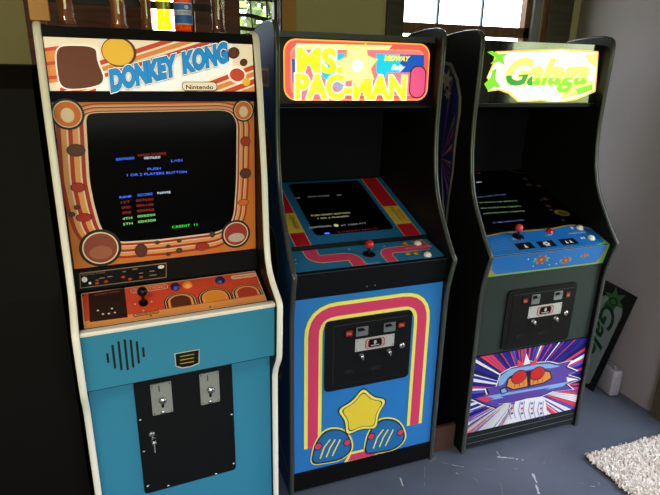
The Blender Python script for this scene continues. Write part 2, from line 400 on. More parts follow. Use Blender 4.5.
# control panel
S, a, H = slab(K, 'c', CK, (-.113, .998), (.030, .936), WD, blackm, .02); at = S.at
cp_red = mat('control_red', (222, 76, 48), .4); cp_or = mat('control_orange', (244, 160, 84), .4); cp_pale = mat('control_pale', (240, 200, 160), .4)
x0, x1 = T+.012, WD-T-.010
a.rrect(x0, .004, x1, H-.006, .004, cp_pale, 1); a.rrect(x0+.003, .007, x1-.003, H-.009, .003, cp_red, 2)
a.poly([(x0+.003, .007), (x1-.003, .007), (x1-.003, .033), (x0+.003, .033)], cp_or, 3)
a.ppx([(88.5, 293.8), (124.5, 288.3), (127.8, 317.5), (89.8, 322.5)], mat('card_dark', (40, 22, 18), .35), 4)
a.text('DONKEY KONG', (95, 296.2), (119.5, 292.6), .007, mat('card_pink', (190, 90, 80), .4), 5)
for u, v in ((98, 311), (103, 314.5), (109, 314), (115, 313), (112, 309)): a.epx(u, v, .0035, white, 5, .003)
def lozenge(p0, p1, h, body, m_out, m_in, m_t, L=4):
    A0, A1 = Vector(at(*p0)), Vector(at(*p1)); x0_, x1_ = A0.x, A1.x; y = (A0.y+A1.y)/2
    a.rrect(x0_, y-h/2, x1_, y+h/2, h*.49, m_out, L); a.rrect(x0_+.002, y-h/2+.002, x1_-.002, y+h/2-.002, h*.4, m_in, L+1)
    a.text(body, (x0_+.009, y-h*.2), (x1_-.009, y-h*.2), h*.42, m_t, L+2, px=False, off=.01)
lozenge((130.5, 291.5), (168, 286.5), .021, 'DONKEY KONG', cp_pale, cp_red, cp_pale)
lozenge((133, 315.5), (159, 312.2), .013, 'NINTENDO', k_dk, cp_or, k_dk)
lozenge((231, 278), (256.5, 274.8), .019, 'Nintendo', cp_pale, cp_pale, cp_red)
for (ul, vb, ur, vb2, top, m) in ((166, 312, 198.5, 306.5, 292.5, o_brn), (200, 306, 233, 300.5, 288, mat('arch_orange', (240, 150, 50), .4)), (233.5, 300.5, 264, 295.8, 284, mat('arch_red', (190, 60, 46), .4))):
    A0, A1 = at(ul, vb), at(ur, vb2); cxx = (A0[0]+A1[0])/2; r = (A1[0]-A0[0])/2; y0 = .034; ht = at((ul+ur)/2, top)[1]-y0
    for k, mm, L in ((1, k_dk, 4), (.93, cp_pale, 5), (.88, k_dk, 6), (.78, cp_or, 7), (.62, m, 8)):
        P = [(cxx+r*k*math.cos(t*math.pi/16), y0+(ht-r*.75)*1+(r*.75)*k*math.sin(t*math.pi/16)) for t in range(17)]+[(cxx-r*k, y0), (cxx+r*k, y0)]
        a.poly(P, mm, L)
for p in ((135, 304.5), (151.5, 302), (143.5, 311)): a.epx(*p, .003, cp_pale, 4)
for p in ((83, 296), (83.5, 326.5), (151, 316), (210, 307), (266.5, 298.5)): a.epx(*p, .003, k_dk, 5)
cpo = a.build('control_panel', K)
N = S.N
j = MB(); c = S.px(143.5, 303.5); j.cyl(c+N*.001, N, .014, .004, blackp, 20); j.cyl(c, Vector((0, 0, 1)), .005, .035, blackp, 12)
jo = j.build('joystick', K); j = MB(); j.ball(c+Vector((0, 0, .040)), .0155, blackp); tag(j.build('ball_knob', jo), 'glossy black ball knob')
for u, v, m, nm in ((175.5, 287.5, mat('button_blue', (24, 40, 110), .2, coat=.5), 'dark blue push button'), (187.5, 285.2, mat('button_orange', (250, 150, 50), .25, coat=.5), 'orange push button'), (220, 281, mat('button_blue', (0, 0, 0)), 'dark blue push button')):
    c = S.px(u, v); j = MB(); j.lathe(c, N, [(.0165, 0), (.0165, .004), (.014, .007), (.0115, .0075), (.0115, .011), (.009, .0125), (0, .013)], m); tag(j.build('button', K), nm)
# cream ledge strip + speaker panel
j = MB(); j.prism([(-.074, .938), (-.082, .938), (-.084, .945), (-.080, .950), (-.06, .950), (-.0, .925), (-.0, .915)], T+.001, WD-T-.001, cream_mold); tag(j.build('ledge_molding', K), 'cream moulding strip along the front of the controls')
S, a, H = slab(K, 's', CK, (.076, .938), (.068, .754), WD, blue1, .03); at = S.at
sl = mat('slot_black', (4, 10, 16), .7)
for u, v0, v1 in ((107.8, 353, 363), (113.8, 344.5, 368.8), (120, 341, 370.6), (126.2, 339, 370.6), (132, 339.5, 368.2), (137.8, 341, 364), (143.5, 347, 357.3)):
    A0 = at(u, (v0+v1)/2); hh = abs(at(u, v0)[1]-at(u, v1)[1])/2; a.rrect(A0[0]-.0033, A0[1]-hh, A0[0]+.0033, A0[1]+hh, .0032, sl, 1)
a.poly([(T, 0), (WD-T, 0), (WD-T, .002), (T, .002)], sl, 1)
a.ppx([(174.3, 353.3), (199.5, 348.8), (199.3, 363.5), (191, 366.8), (182, 368.3), (175.5, 366.5)], mat('plate_pale', (205, 200, 180), .4), 2)
a.ppx([(175.3, 354), (198.7, 349.8), (198.5, 362.6), (190.7, 365.9), (182.2, 367.2), (176.3, 365.5)], black, 3)
for v in (355.8, 359.4, 363): a.stroke([(180, v+.6), (194, v-1.9)], .003, mat('plate_gold', (190, 160, 60), .4), 4, px=True)
sp = a.build('speaker_panel', K)
# lower front
S, a, H = slab(K, 'l', CK, (.016, .753), (.016, .06), WD, blue1, .018); at = S.at
a.build('front_panel', K)
j = MB(); j.box((T, -.005, 0), (WD-T, .01, .06), blackm); j.build('kick_plate', K)
a = Art(S); dq = [at(132.7, 383.6), at(231.3, 366), at(236, 468.6), at(145, 492.5)]
sl_ = at(133, 384)[0]; sr = at(231.5, 420)[0]; sl_ = (at(132.7, 384)[0]+at(145, 492)[0])/2; sr = (at(231, 367)[0]+at(236, 468)[0])/2; sb = (at(145, 492.5)[1]+at(236, 468.6)[1])/2
a.slab(rounded([(sl_, sb), (sr, sb), (sr, H-.004), (sl_, H-.004)], .014), doorblk, 0, .006, px=False)
dr = a.build('coin_door', K)
for p in ((140, 419), (143.6, 450.5), (147.6, 485), (168, 484.5), (215.5, 472.8), (233, 462.6), (231, 413.7)):
    j = MB(); j.lathe(S.px(*p)+S.N*.006, S.N, [(.0045, 0), (.004, .0018), (.002, .0028), (0, .003)], chrome, 12); j.build('screw', dr)
for pl, kn, k2, st in (([(149.5, 383.6), (170, 379.8), (173.3, 409.8), (152.7, 414)], (161.8, 397.4), (162.6, 410), (158.6, 387)), ([(198.7, 373), (217.6, 369.5), (219.8, 399.6), (200.5, 403.6)], (209.5, 387.2), (209.8, 399.8), (207, 376.6))):
    a = Art(S); P = [at(*p) for p in pl]; xa, xb = (P[0][0]+P[3][0])/2, (P[1][0]+P[2][0])/2; ya, yb = (P[2][1]+P[3][1])/2, (P[0][1]+P[1][1])/2
    a.slab(rounded([(xa, ya), (xb, ya), (xb, yb), (xa, yb)], .003), mat('plate_zinc', (160, 162, 155), .5, metal=.35), .006, .010, px=False)
    c = at(*st); a.rrect(c[0]-.0014, c[1]-.011, c[0]+.0014, c[1]+.011, .001, blackm, 26)
    c = at(*kn); a.rrect(c[0]-.004, c[1]-.032, c[0]+.004, c[1]-.006, .002, blackm, 26)
    for fx in (xa+.005, xb-.005):
        for fy in (ya+.006, yb-.006): a.ell((fx, fy), .002, .002, blackm, 26)
    po = a.build('coin_plate', dr)
    j = MB(); j.lathe(S.px(*kn)+S.N*.010, S.N, [(.009, 0), (.009, .004), (.0115, .006), (.0115, .013), (.009, .016), (0, .017)], chrome, 20); j.build('knob', dr)
    j = MB(); j.lathe(S.px(*k2)+S.N*.010, S.N, [(.008, 0), (.008, .003), (.005, .006), (0, .007)], chrome, 16); j.build('coin_return', dr)
j = MB(); c = S.px(151.5, 432.7)+S.N*.006; j.lathe(c, S.N, [(.0105, 0), (.0105, .004), (.008, .008), (0, .009)], chrome, 20); lo = j.build('lock', dr)
# key ring and keys hang from the lock
j = MB(); cc = c+S.N*.012+Vector((.003, 0, -.016)); pts = [cc+Vector((math.cos(t)*.008, 0, math.sin(t)*.008)) for t in [k*math.pi/8 for k in range(17)]]
j.tube(pts, .0008, chrome, 6); j.obox(c+S.N*.009+Vector((-.0015, 0, -.010)), Vector((.003, 0, 0)), Vector((0, -.012, 0)), Vector((0, 0, .018)), chrome)
j.lathe(cc+Vector((.001, .001, -.016)), S.N, [(.0075, 0), (.0075, .0016), (0, .0016)], chrome, 14); j.obox(cc+Vector((-.001, 0, -.05)), Vector((.004, 0, 0)), Vector((0, -.0015, 0)), Vector((0, 0, .03)), chrome)
j.build('keys', dr)

# =================================================================== Midway-type body shared by cabinets 2 and 3
def midway_shell(root, c, m_side):
    outs = [side_panel(root, MID, MID_BACK, s, m_side if s == 0 else black, grey_mold, len(MID)) for s in (0, W)]
    b = MB(); b.box((T, .225, 1.772), (W-T, .5, 1.786), black); b.mesh([(T, .5, 1.786), (W-T, .5, 1.786), (W-T, .78, 1.665), (T, .78, 1.665), (T, .5, 1.772), (W-T, .5, 1.772), (W-T, .78, 1.65), (T, .78, 1.65)],
        [(0, 1, 2, 3), (7, 6, 5, 4), (0, 3, 7, 4), (1, 5, 6, 2), (3, 2, 6, 7)], black); b.build('top_panel', root)
    b = MB(); b.box((T, .80, .02), (W-T, .818, 1.60), black); b.build('back_panel', root)
    # underside of the marquee box and sloping hood down to the back of the monitor glass
    b = MB(); b.prism([(.225, 1.538), (.225, 1.528), (.64, 1.50), (.655, 1.50), (.665, 1.17), (.650, 1.17), (.640, 1.492)], T+.001, W-T-.001, mat('hood_black', (15, 17, 22), .8, spec=.15)); b.build('monitor_hood', root, clean=True)
    return outs
def coin_door(root, S, frame, door, reds, plates, silver, knobs, lock, slots):
    at = S.at
    def rect(q): P = [at(*p) for p in q]; return (P[0][0]+P[3][0])/2, (P[2][1]+P[3][1])/2, (P[1][0]+P[2][0])/2, (P[0][1]+P[1][1])/2
    def q4(r): return [(r[0], r[1]), (r[2], r[1]), (r[2], r[3]), (r[0], r[3])]
    a = Art(S); fr = rect(frame); a.slab(rounded(q4(fr), .022), doorblk, 0, .008, px=False); dro = a.build('coin_door', root)
    a = Art(S); r = rect(door); a.slab(rounded(q4(r), .004), mat('door_edge', (60, 64, 62), .35), .008, .0088, px=False); r2 = (r[0]+.0015, r[1]+.002, r[2]-.0015, r[3]-.002)
    a.slab(rounded(q4(r2), .003), doorblk, .0088, .011, px=False); a.build('door_leaf', dro)
    red = mat('insert_red', (120, 24, 22), .3, emit=.1); pale = mat('insert_text', (230, 120, 100), .4, emit=.3)
    def small(p): A0 = at(p[0], p[1]); return A0
    for (u0, v0, u1, v1) in reds:
        a = Art(S); A0 = at(u0, v1); A1 = at(u1, v0); a.slab([(A0[0], A0[1]), (A1[0], A0[1]), (A1[0], A1[1]), (A0[0], A1[1])], blackp, .011, .014, px=False)
        a.slab([(A0[0]+.003, A0[1]+.004), (A1[0]-.003, A0[1]+.004), (A1[0]-.003, A1[1]-.004), (A0[0]+.003, A1[1]-.004)], red, .014, .0145, px=False)
        ym = (A0[1]+A1[1])/2-.005; a.text('25¢', (A0[0]+.007, ym), (A1[0]-.007, ym), .010, pale, 38, px=False, off=.01)
        tag(a.build('price_insert', dro), 'small red price window reading 25¢')
    for (u0, v0, u1, v1) in plates:
        a = Art(S); A0 = at(u0, v1); A1 = at(u1, v0); zn = mat('plate_bright', (150, 156, 160), .3, metal=.6)
        a.slab(rounded([(A0[0], A0[1]), (A1[0], A0[1]), (A1[0], A1[1]), (A0[0], A1[1])], .002), zn, .011, .014, px=False)
        w = A1[0]-A0[0]; h = A1[1]-A0[1]
        a.poly([(A0[0]+.1*w, A0[1]+h*.58), (A0[0]+.75*w, A0[1]+h*.58), (A0[0]+.55*w, A0[1]+h*.9), (A0[0]+.1*w, A0[1]+h*.9)], blackm, 37)
        a.slab([(A0[0]+.2*w, A0[1]+.45*h), (A0[0]+.9*w, A0[1]+.5*h), (A0[0]+.9*w, A0[1]+.8*h), (A0[0]+.78*w, A0[1]+.62*h), (A0[0]+.2*w, A0[1]+.57*h)], zn, .014, .020, px=False)
        a.build('coin_entry', dro)
    a = Art(S); r = rect(silver); a.slab(q4(r), mat('plate_silver', (196, 196, 192), .4, metal=.25), .011, .013, px=False); w = r[2]-r[0]; h = r[3]-r[1]; cx_ = (r[0]+r[2])/2; cy_ = (r[1]+r[3])/2
    for k in (0, 1, 2): a.rrect(cx_-w*(.25-.03*k), cy_-h*(.38-.04*k), cx_+w*(.25-.03*k), cy_+h*(.38-.04*k), h*.2, mat('emblem_red', (170, 60, 56), .4) if k != 1 else mat('plate_silver', (0, 0, 0)), 34+k)
    a.rrect(cx_-w*.16, cy_-h*.3, cx_+w*.16, cy_+h*.34, h*.08, blackm, 37); a.ell((cx_, cy_+h*.08), w*.035, h*.16, mat('plate_silver', (0, 0, 0)), 38); a.rrect(cx_-w*.11, cy_-h*.2, cx_+w*.11, cy_-h*.13, h*.02, mat('plate_silver', (0, 0, 0)), 38)
    for fx in (.04, .96):
        for fy in (.14, .86): a.ell((r[0]+w*fx, r[1]+h*fy), .0022, .0022, blackm, 34)
    a.build('name_plate', dro)
    for p in knobs:
        j = MB(); j.lathe(S.px(*p)+S.N*.011, S.N, [(.012, 0), (.012, .003), (.008, .005), (.008, .013), (.006, .015), (0, .0155)], chrome, 18); j.obox(S.px(*p)+S.N*.024+Vector((-.0015, 0, -.012)), Vector((.008, 0, 0)), Vector((0, -.003, 0)), Vector((0, 0, .010)), chrome); j.build('reject_button', dro)
    j = MB(); j.lathe(S.px(*lock)+S.N*.011, S.N, [(.013, 0), (.013, .003), (.010, .006), (0, .0065)], chrome, 20); j.obox(S.px(*lock)+S.N*.0165+Vector((-.001, 0, -.006)), Vector((.002, 0, 0)), Vector((0, -.001, 0)), Vector((0, 0, .012)), blackm); j.build('lock', dro)
    for (u0, v0, u1, v1) in slots:
        a = Art(S); A0 = at(u0, v1); A1 = at(u1, v0); a.slab([(A0[0], A0[1]), (A1[0], A0[1]), (A1[0], A1[1]), (A0[0], A1[1])], mat('slot_void', (3, 3, 3), .9), .011, .0122, px=False); a.build('coin_return', dro)
    return dro
def stick(root, S, u, v, mball, label, hgt=.05):
    c = S.px(u, v); j = MB(); j.lathe(c+S.N*.0008, S.N, [(.026, 0), (.025, .002), (.008, .004), (0, .004)], blackp); j.cyl(c, (0, 0, 1), .005, hgt-.01, blackp, 12); jo = j.build('joystick', root)
    j = MB(); j.ball(c+Vector((0, 0, hgt)), .0175, mball); tag(j.build('ball_knob', jo), label)
def button(root, S, u, v, m, label, r=.0165):
    j = MB(); j.lathe(S.px(u, v), S.N, [(r, 0), (r, .004), (r*.85, .007), (r*.7, .0072), (r*.7, .011), (r*.55, .0125), (0, .013)], m); tag(j.build('button', root), label)

# =================================================================== CABINET 2 (middle)
Mr = empty('arcade_cabinet', CM['loc'], CM['rot'], 'blue arcade cabinet with yellow lit marquee and pink and yellow stripe framing its coin door', 'arcade cabinet', 'upright arcade cabinets in a row')
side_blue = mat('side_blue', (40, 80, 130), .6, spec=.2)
outs = midway_shell(Mr, CM, side_blue)
# artwork on the outer left side
SS = Surf(CM, (-T, .83, 0), (0, -1, 0), (0, 0, 1)); a = Art(SS)
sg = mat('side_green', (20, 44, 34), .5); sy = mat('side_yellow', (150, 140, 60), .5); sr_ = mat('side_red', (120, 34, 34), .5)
def loc(d, z): return (.83+d, z)
a.poly([loc(-.42, 1.665), loc(-.25, 1.665), loc(-.25, 1.60), loc(-.42, 1.60)], sy, 1); a.poly([loc(-.41, 1.655), loc(-.26, 1.655), loc(-.26, 1.61), loc(-.41, 1.61)], sr_, 2)
a.poly([loc(-.5, 1.52), loc(-.27, 1.44), loc(-.22, 1.37), loc(-.30, 1.27), loc(-.5, 1.2)], sy, 1); a.poly([loc(-.5, 1.51), loc(-.275, 1.435), loc(-.23, 1.37), loc(-.305, 1.28), loc(-.5, 1.21)], sr_, 2)
a.poly(rounded([loc(-.5, 1.10), loc(-.19, 1.08), loc(-.13, .93), loc(-.2, .78), loc(-.5, .76)], .04), sy, 1); a.poly(rounded([loc(-.5, 1.09), loc(-.195, 1.07), loc(-.14, .93), loc(-.205, .79), loc(-.5, .77)], .04), sg, 2)
a.poly(rounded([loc(-.5, .70), loc(-.12, .72), loc(-.09, .62), loc(-.12, .46), loc(-.5, .42)], .04), sy, 1); a.poly(rounded([loc(-.5, .69), loc(-.128, .708), loc(-.1, .62), loc(-.128, .472), loc(-.5, .43)], .04), sg, 2)
a.poly([loc(-.5, .36), loc(-.03, .1), loc(-.03, .09), loc(-.5, .34)], sy, 1)
a.build('side_artwork', outs[0])
# marquee
S, a, H = slab(Mr, 'm', CM, (-.228, 1.768), (-.223, 1.545), W, blackp); at = S.at
m_y = mat('lit_yellow', (255, 232, 40), .4, emit=1.0); m_r = mat('lit_red', (240, 90, 84), .4, emit=.85); m_or = mat('lit_orange', (255, 176, 60), .4, emit=.9); m_p = mat('lit_pink', (240, 120, 140), .4, emit=.85)
m_c = mat('lit_cyan', (20, 200, 226), .4, emit=.9); m_b = mat('lit_blue', (20, 90, 190), .4, emit=.8); m_py = mat('lit_pale', (255, 240, 150), .4, emit=1.05); m_w = mat('lit_white', (255, 252, 225), .4, emit=1.15)
c0 = at(287, 100.5); c1 = at(430.5, 44.0)
x0, y0, x1, y1 = c0[0]-.012, c0[1], c1[0], c1[1]
a.rrect(x0, y0, x1, y1, .045, m_or, 1); a.rrect(x0+.005, y0+.005, x1-.005, y1-.005, .042, m_r, 2); a.rrect(x0+.026, y0+.018, x1-.026, y1-.024, .028, m_or, 3); a.rrect(x0+.030, y0+.022, x1-.030, y1-.028, .026, m_p, 4)
# pale band along the top, blue sky field
a.ppx([(296, 43.5), (392, 45.5), (388, 50), (296, 49.5)], m_py, 5)
a.ppx([(291.5, 59), (296.5, 59), (296.5, 84), (292.5, 84)], m_b, 5)
a.ppx([(316, 56), (344, 53), (344, 84), (352, 91), (338, 91), (330, 84), (316, 71)], m_c, 6)
a.ppx([(376, 54), (400, 54.5), (400, 72.5), (387, 72.5), (384, 80), (376, 72)], m_c, 6); a.ppx([(400, 54.5), (424, 55), (423.5, 72), (400, 72.5)], m_b, 6)
a.ppx([(295, 75), (318, 75), (322, 80), (330, 76), (345, 76), (345, 98), (295, 98)], m_p, 6)
ch = at(296, 97)[1]; ct = at(296, 77)[1]
for off, m, L in ((.09, m_w, 7), (.05, m_or, 8), (.035, m_y, 9)):
    a.text('MS.', (298, 71.5), (341, 72.2), .078, m, L, off=off); a.text('PAC-MAN', (296, 97.3), (404, 98), .078, m, L+3, off=off)
# plain pale star in the middle and plain pink rounded panel at right
def star(c, r0, r1, n, rot=0): return [(c[0]+(r0 if i % 2 == 0 else r1)*math.cos(rot+i*math.pi/n), c[1]+(r0 if i % 2 == 0 else r1)*math.sin(rot+i*math.pi/n)) for i in range(2*n)]
cs = at(357, 66); a.poly(star(cs, .088, .056, 7, .3), m_or, 13); a.poly(star(cs, .083, .053, 7, .3), m_py, 14); a.ell(cs, .022, .022, m_w, 15)
a.text('MIDWAY', (384, 60.5), (409, 61), .017, m_y, 8, off=.05, shear=.3); a.text('Bally', (391, 69.5), (404, 69.8), .017, m_w, 8, off=.04, shear=.4)
c0 = at(408, 98); c1 = at(426, 66); a.rrect(c0[0], c0[1], c1[0], c1[1], .03, mat('lit_maroon', (90, 20, 40), .4, emit=.3), 13); a.rrect(c0[0]+.004, c0[1]+.004, c1[0]-.004, c1[1]-.004, .028, mat('lit_rose', (236, 90, 140), .4, emit=.75), 14)
a.build('marquee', Mr)
met = mat('retainer_grey', (90, 96, 96), .35, metal=.5)
S, a, H = slab(Mr, 'x', CM, (-.224, 1.790), (-.222, 1.770), W, met); tag(a.build('marquee_retainer', Mr), 'grey metal retainer above the marquee')
S, a, H = slab(Mr, 'x', CM, (-.217, 1.544), (-.219, 1.530), W, blackp); a.poly([(T, 0.0), (W-T, 0.0), (W-T, .002), (T, .002)], met, 1); a.build('marquee_retainer', Mr)
# monitor glass
bt, bb = (-.634, 1.167), (-.17, 1.014)
S, a, H = slab(Mr, 'g', CM, bt, bb, W, blackp, .008); at = S.at
g_b = mat('bezel_blue', (36, 104, 150), .12, spec=.4); g_r = mat('bezel_red', (180, 30, 40), .12, spec=.4); g_y = mat('bezel_yellow', (214, 180, 60), .12, spec=.4); g_o = mat('bezel_line', (228, 180, 110), .12, spec=.4)
a.poly([(T+.002, .0), (W-T-.002, .0), (W-T-.002, H), (T+.002, H)], g_b, 1)
sx0 = (at(312, 236.8)[0]+at(291, 184)[0])/2; sx1 = (at(390.5, 229)[0]+at(359, 177.5)[0])/2; sy0 = (at(312, 236.8)[1]+at(390.5, 229)[1])/2; sy1 = H-.02
xr = [(at(361.3, 178)[0]+at(403, 234)[0])/2, (at(376.7, 178)[0]+at(418.5, 233.5)[0])/2]
xl = [at(295.5, 246)[0], at(310.3, 244.4)[0]]; xl = [W-xr[1], W-xr[0]] if abs(xl[0]-(W-xr[1])) < .02 else xl
for q0, q1 in (xl, xr):
    a.poly([(q0-.003, 0), (q1+.003, 0), (q1+.003, H), (q0-.003, H)], g_o, 2); a.poly([(q0, 0), (q1, 0), (q1, H), (q0, H)], g_r, 3)
t0, t1 = at(397, 224.6)[1], at(384, 206.8)[1]
tx = blackm
for q0, q1 in (xl, xr):
    a.poly([(q0-.002, t0), (q1+.002, t0), (q1+.002, t1), (q0-.002, t1)], g_y, 4)
    a.text('MIDWAY', (q0+.028, t1-.012), (q0+.028, t0+.02), .016, tx, 5, px=False)
    for kk in range(3): a.stroke([(q1-.010-.006*kk, t1-.02-.008*kk), (q1-.010-.006*kk, t0+.03)], .0015, tx, 5)
a.build('screen_surround', Mr)
a = Art(S); a.slab(rounded([(sx0, sy0), (sx1, sy0), (sx1, sy1), (sx0, sy1)], .02), mat('screen_black', (4, 4, 6), .12, spec=.25), .0018, 7*EPS, px=False); gw = mat('glow_dim_white', (170, 170, 170), .5, emit=.3); gy = mat('glow_yellow', (215, 215, 140), .5, emit=.38)
a.text('1UP', (296, 199.3), (300.5, 199), .010, gw, 8); a.text('HIGH SCORE', (308, 198), (329.5, 196.8), .010, gw, 8); a.text('2UP', (337, 196.3), (342, 196), .010, gw, 8)
a.text('PUSH START BUTTON', (311.5, 217), (350, 214), .011, gy, 8); a.text('1 OR 2 PLAYERS', (318, 219.8), (349, 217.3), .010, gy, 8)
a.text('ADDITIONAL', (309, 229.2), (332, 227), .011, gw, 8, off=.01); a.epx(336, 226, .010, mat('glow_yellow', (0, 0, 0)), 8); a.text('AT 10000 PTS', (341, 226.8), (366, 224.3), .010, gw, 8)
a.epx(327, 234, .012, mat('glow_blue', (0, 0, 0)), 8, .006); a.text('© MIDWAY MFG CO', (338, 233.5), (378, 229.5), .008, e_red, 8)
a.build('monitor_screen', Mr)
# black strip, control panel
S, a, H = slab(Mr, 'x', CM, (-.168, 1.013), (-.165, .999), W, blackm); a.build('glass_retainer', Mr)
S, a, H = slab(Mr, 'c', CM, (-.164, .998), (-.003, .967), W, blackm, .012); at = S.at
p_b = mat('panel_blue', (40, 116, 160), .3); p_p = mat('panel_pink', (216, 64, 104), .3); p_y = mat('panel_yellow', (236, 214, 130), .3)
a.rrect(T+.006, .010, W-T-.006, H-.002, .008, p_b, 1)
def band2(pts, m_in, m_out, L):
    P = [at(*p) for p in pts]; a.stroke(P, .052, m_out, L); a.stroke(P, .045, m_in, L+1)
# left S-shaped band
PL = rounded_path = None
def smooth_path(pts, r):
    out = [pts[0]]
    for i in range(1, len(pts)-1):
        p, q, s_ = Vector(pts[i]), Vector(pts[i-1]), Vector(pts[i+1]); ra = min(r, (q-p).length/2, (s_-p).length/2); A_ = p+(q-p).normalized()*ra; B_ = p+(s_-p).normalized()*ra
        for k in range(7): t = k/6; v = A_*(1-t)**2+p*2*t*(1-t)+B_*t*t; out.append((v.x, v.y))
    out.append(pts[-1]); return out
xa_ = (xl[0]+xl[1])/2+.02; xb_ = at(357, 262)[0]; ym_ = at(330, 258.5)[1]
P = smooth_path([(xa_, H-.004), (xa_, ym_), (xb_, ym_), (xb_, .012)], .05); a.stroke(P, .058, p_y, 2); a.stroke(P, .052, p_p, 3)
xc_ = at(393, 262)[0]; yc_ = at(410, 248.5)[1]
P = smooth_path([(xc_, .012), (xc_, yc_), (W-.05, yc_)], .04); a.stroke(P, .048, p_y, 2); a.stroke(P, .042, p_p, 3)
P = [(at(421, 243)[0], yc_), (at(419, 243)[0], H-.006)]; a.stroke(P, .05, p_y, 2); a.stroke(P, .044, p_p, 3)
gold = mat('panel_gold', (214, 164, 50), .35)
for u, v in ((405, 244), (408, 254.5), (416, 254)): a.poly(star(at(u, v), .020, .011, 5, .4), tx, 4); a.poly(star(at(u, v), .017, .009, 5, .4), gold, 5)
a.rrect(at(405, 249)[0], yc_-.008, at(434, 249)[0], yc_+.008, .004, mat('panel_rose', (230, 120, 140), .3), 5)
a.text('1 OR 2 PLAYERS', (at(408, 249)[0], yc_-.004), (at(431, 249)[0], yc_-.004), .007, p_p, 6, px=False)
for u, v in ((349, 249.5), (295.5, 260), (296, 264), (384, 246.5)): a.epx(u, v, .003, white, 4)
a.text('PLAYERS', (367.5, 264.6), (380, 263.4), .007, white, 4)
for t in range(2): a.stroke([at(359, 254), at(365, 253)] if t == 0 else [at(375, 252), at(382, 251)], .003, mat('panel_red', (190, 60, 50), .3), 4)
a.build('control_panel', Mr)
stick(Mr, S, 369, 254.5, mat('ball_red', (200, 30, 24), .18, coat=.6), 'glossy red ball knob', .042)
wb = mat('button_white', (240, 236, 222), .25, coat=.4)
button(Mr, S, 417.7, 243.8, wb, 'white push button'); button(Mr, S, 427.5, 255.2, wb, 'white push button')
S, a, H = slab(Mr, 'x', CM, (-.001, .965), (-.018, .860), W, mat('panel_front_black', (10, 12, 17), .5, spec=.2), .02)
for u, v in ((367, 286.5), (375, 285.3)): a.epx(u, v, .003, steel, 1)
a.stroke([(T+.002, H-.002), (W-T-.002, H-.002)], .002, met, 1)
a.build('control_panel_front', Mr)
# blue front panel with stripe
S, a, H = slab(Mr, 'f', CM, (-.016, .859), (-.006, .094), W, blackm, .018); at = S.at
f_b = mat('front_blue', (42, 124, 200), .35); f_p = mat('front_pink', (222, 62, 108), .35); f_y = mat('front_yellow', (252, 240, 110), .35); f_g = mat('front_green', (50, 140, 110), .35)
a.poly([(T+.003, .0), (W-T-.003, .0), (W-T-.003, H), (T+.003, H)], f_b, 1)
sL = at(313, 390)[0]; sR = at(417.5, 378)[0]; hT = (at(350, 309.2)[1]+at(385, 304.0)[1])/2; hB = at(311, 448)[1]
P = smooth_path([(sL, hB), (sL, hT), (sR, hT), (sR, hB)], .095)
for w, m, L in ((.079, f_g, 2), (.073, f_y, 3), (.043, f_p, 4)): a.stroke(P, w, m, L)
# plain star emblem, curling waves and a pink wedge at the bottom
dk = mat('front_outline', (16, 40, 50), .4)
c = at(362, 412)
a.poly(rounded(star(c, .125, .082, 5, math.pi/2), .03), dk, 7); a.poly(rounded(star(c, .119, .077, 5, math.pi/2), .03), f_y, 8); a.poly(rounded(star(c, .105, .066, 5, math.pi/2), .028), dk, 9); a.poly(rounded(star(c, .100, .063, 5, math.pi/2), .028), mat('front_gold', (244, 216, 60), .35), 10)
a.ppx([(350, 452), (372, 447), (378, 454.5), (344, 462)], f_y, 5); a.ppx([(351, 454), (371, 449.5), (375, 454.5), (347.5, 461)], f_p, 6)
for ox, oy, dx in ((333, 441, 1), (386, 431, -1)):
    a.poly(rounded([at(ox-24, oy+25), at(ox-20, oy+2), at(ox-8, oy-14), at(ox+10, oy-14), at(ox+19, oy-4), at(ox+21, oy+9), at(ox+8, oy+20)], .04), f_y, 5)
    a.poly(rounded([at(ox-23, oy+24), at(ox-18.5, oy+2), at(ox-7.5, oy-12.5), at(ox+9.5, oy-12.5), at(ox+17.5, oy-3.5), at(ox+19.5, oy+9), at(ox+8, oy+19)], .038), dk, 6)
    a.poly(rounded([at(ox-21.5, oy+22.5), at(ox-17, oy+2), at(ox-6.5, oy-11), at(ox+9, oy-11), at(ox+16, oy-3), at(ox+18, oy+9), at(ox+7, oy+17.5)], .036), mat('front_blue_deep', (36, 112, 176), .35), 7)
    for k in range(3): a.stroke([(ox-13+k*6, oy+17-k*1.3), (ox-9+k*6, oy+6), (ox-3+k*5, oy-2)], .006, f_y, 8, px=True)
    for k in (0, 1): a.epx(ox-15+k*29, oy+5-k*4, .018, dk, 8); a.epx(ox-15+k*29, oy+5-k*4, .014, f_p, 9)
a.build('front_panel', Mr)
coin_door(Mr, S, [(324, 322), (412, 308.5), (407, 377), (324.5, 390)], [(332.5, 326), (407, 314), (402.5, 373), (332, 384.5)],
          [(343.6, 327.5, 352, 336.5), (395.8, 319.5, 404, 327.5)], [(354.8, 324.5, 367, 335.3), (382.3, 320.3, 394.3, 331)],
          [(354, 338), (392.7, 332.4), (392.7, 344.5), (354, 350)], [(360, 354.5), (387.3, 350)], (400.4, 344.3), [(343, 367.5, 352, 373), (370, 363.4, 379, 368.4)])
j = MB(); j.box((T+.001, -.004, .012), (W-T-.001, .014, .093), blackm); j.build('kick_plate', Mr)

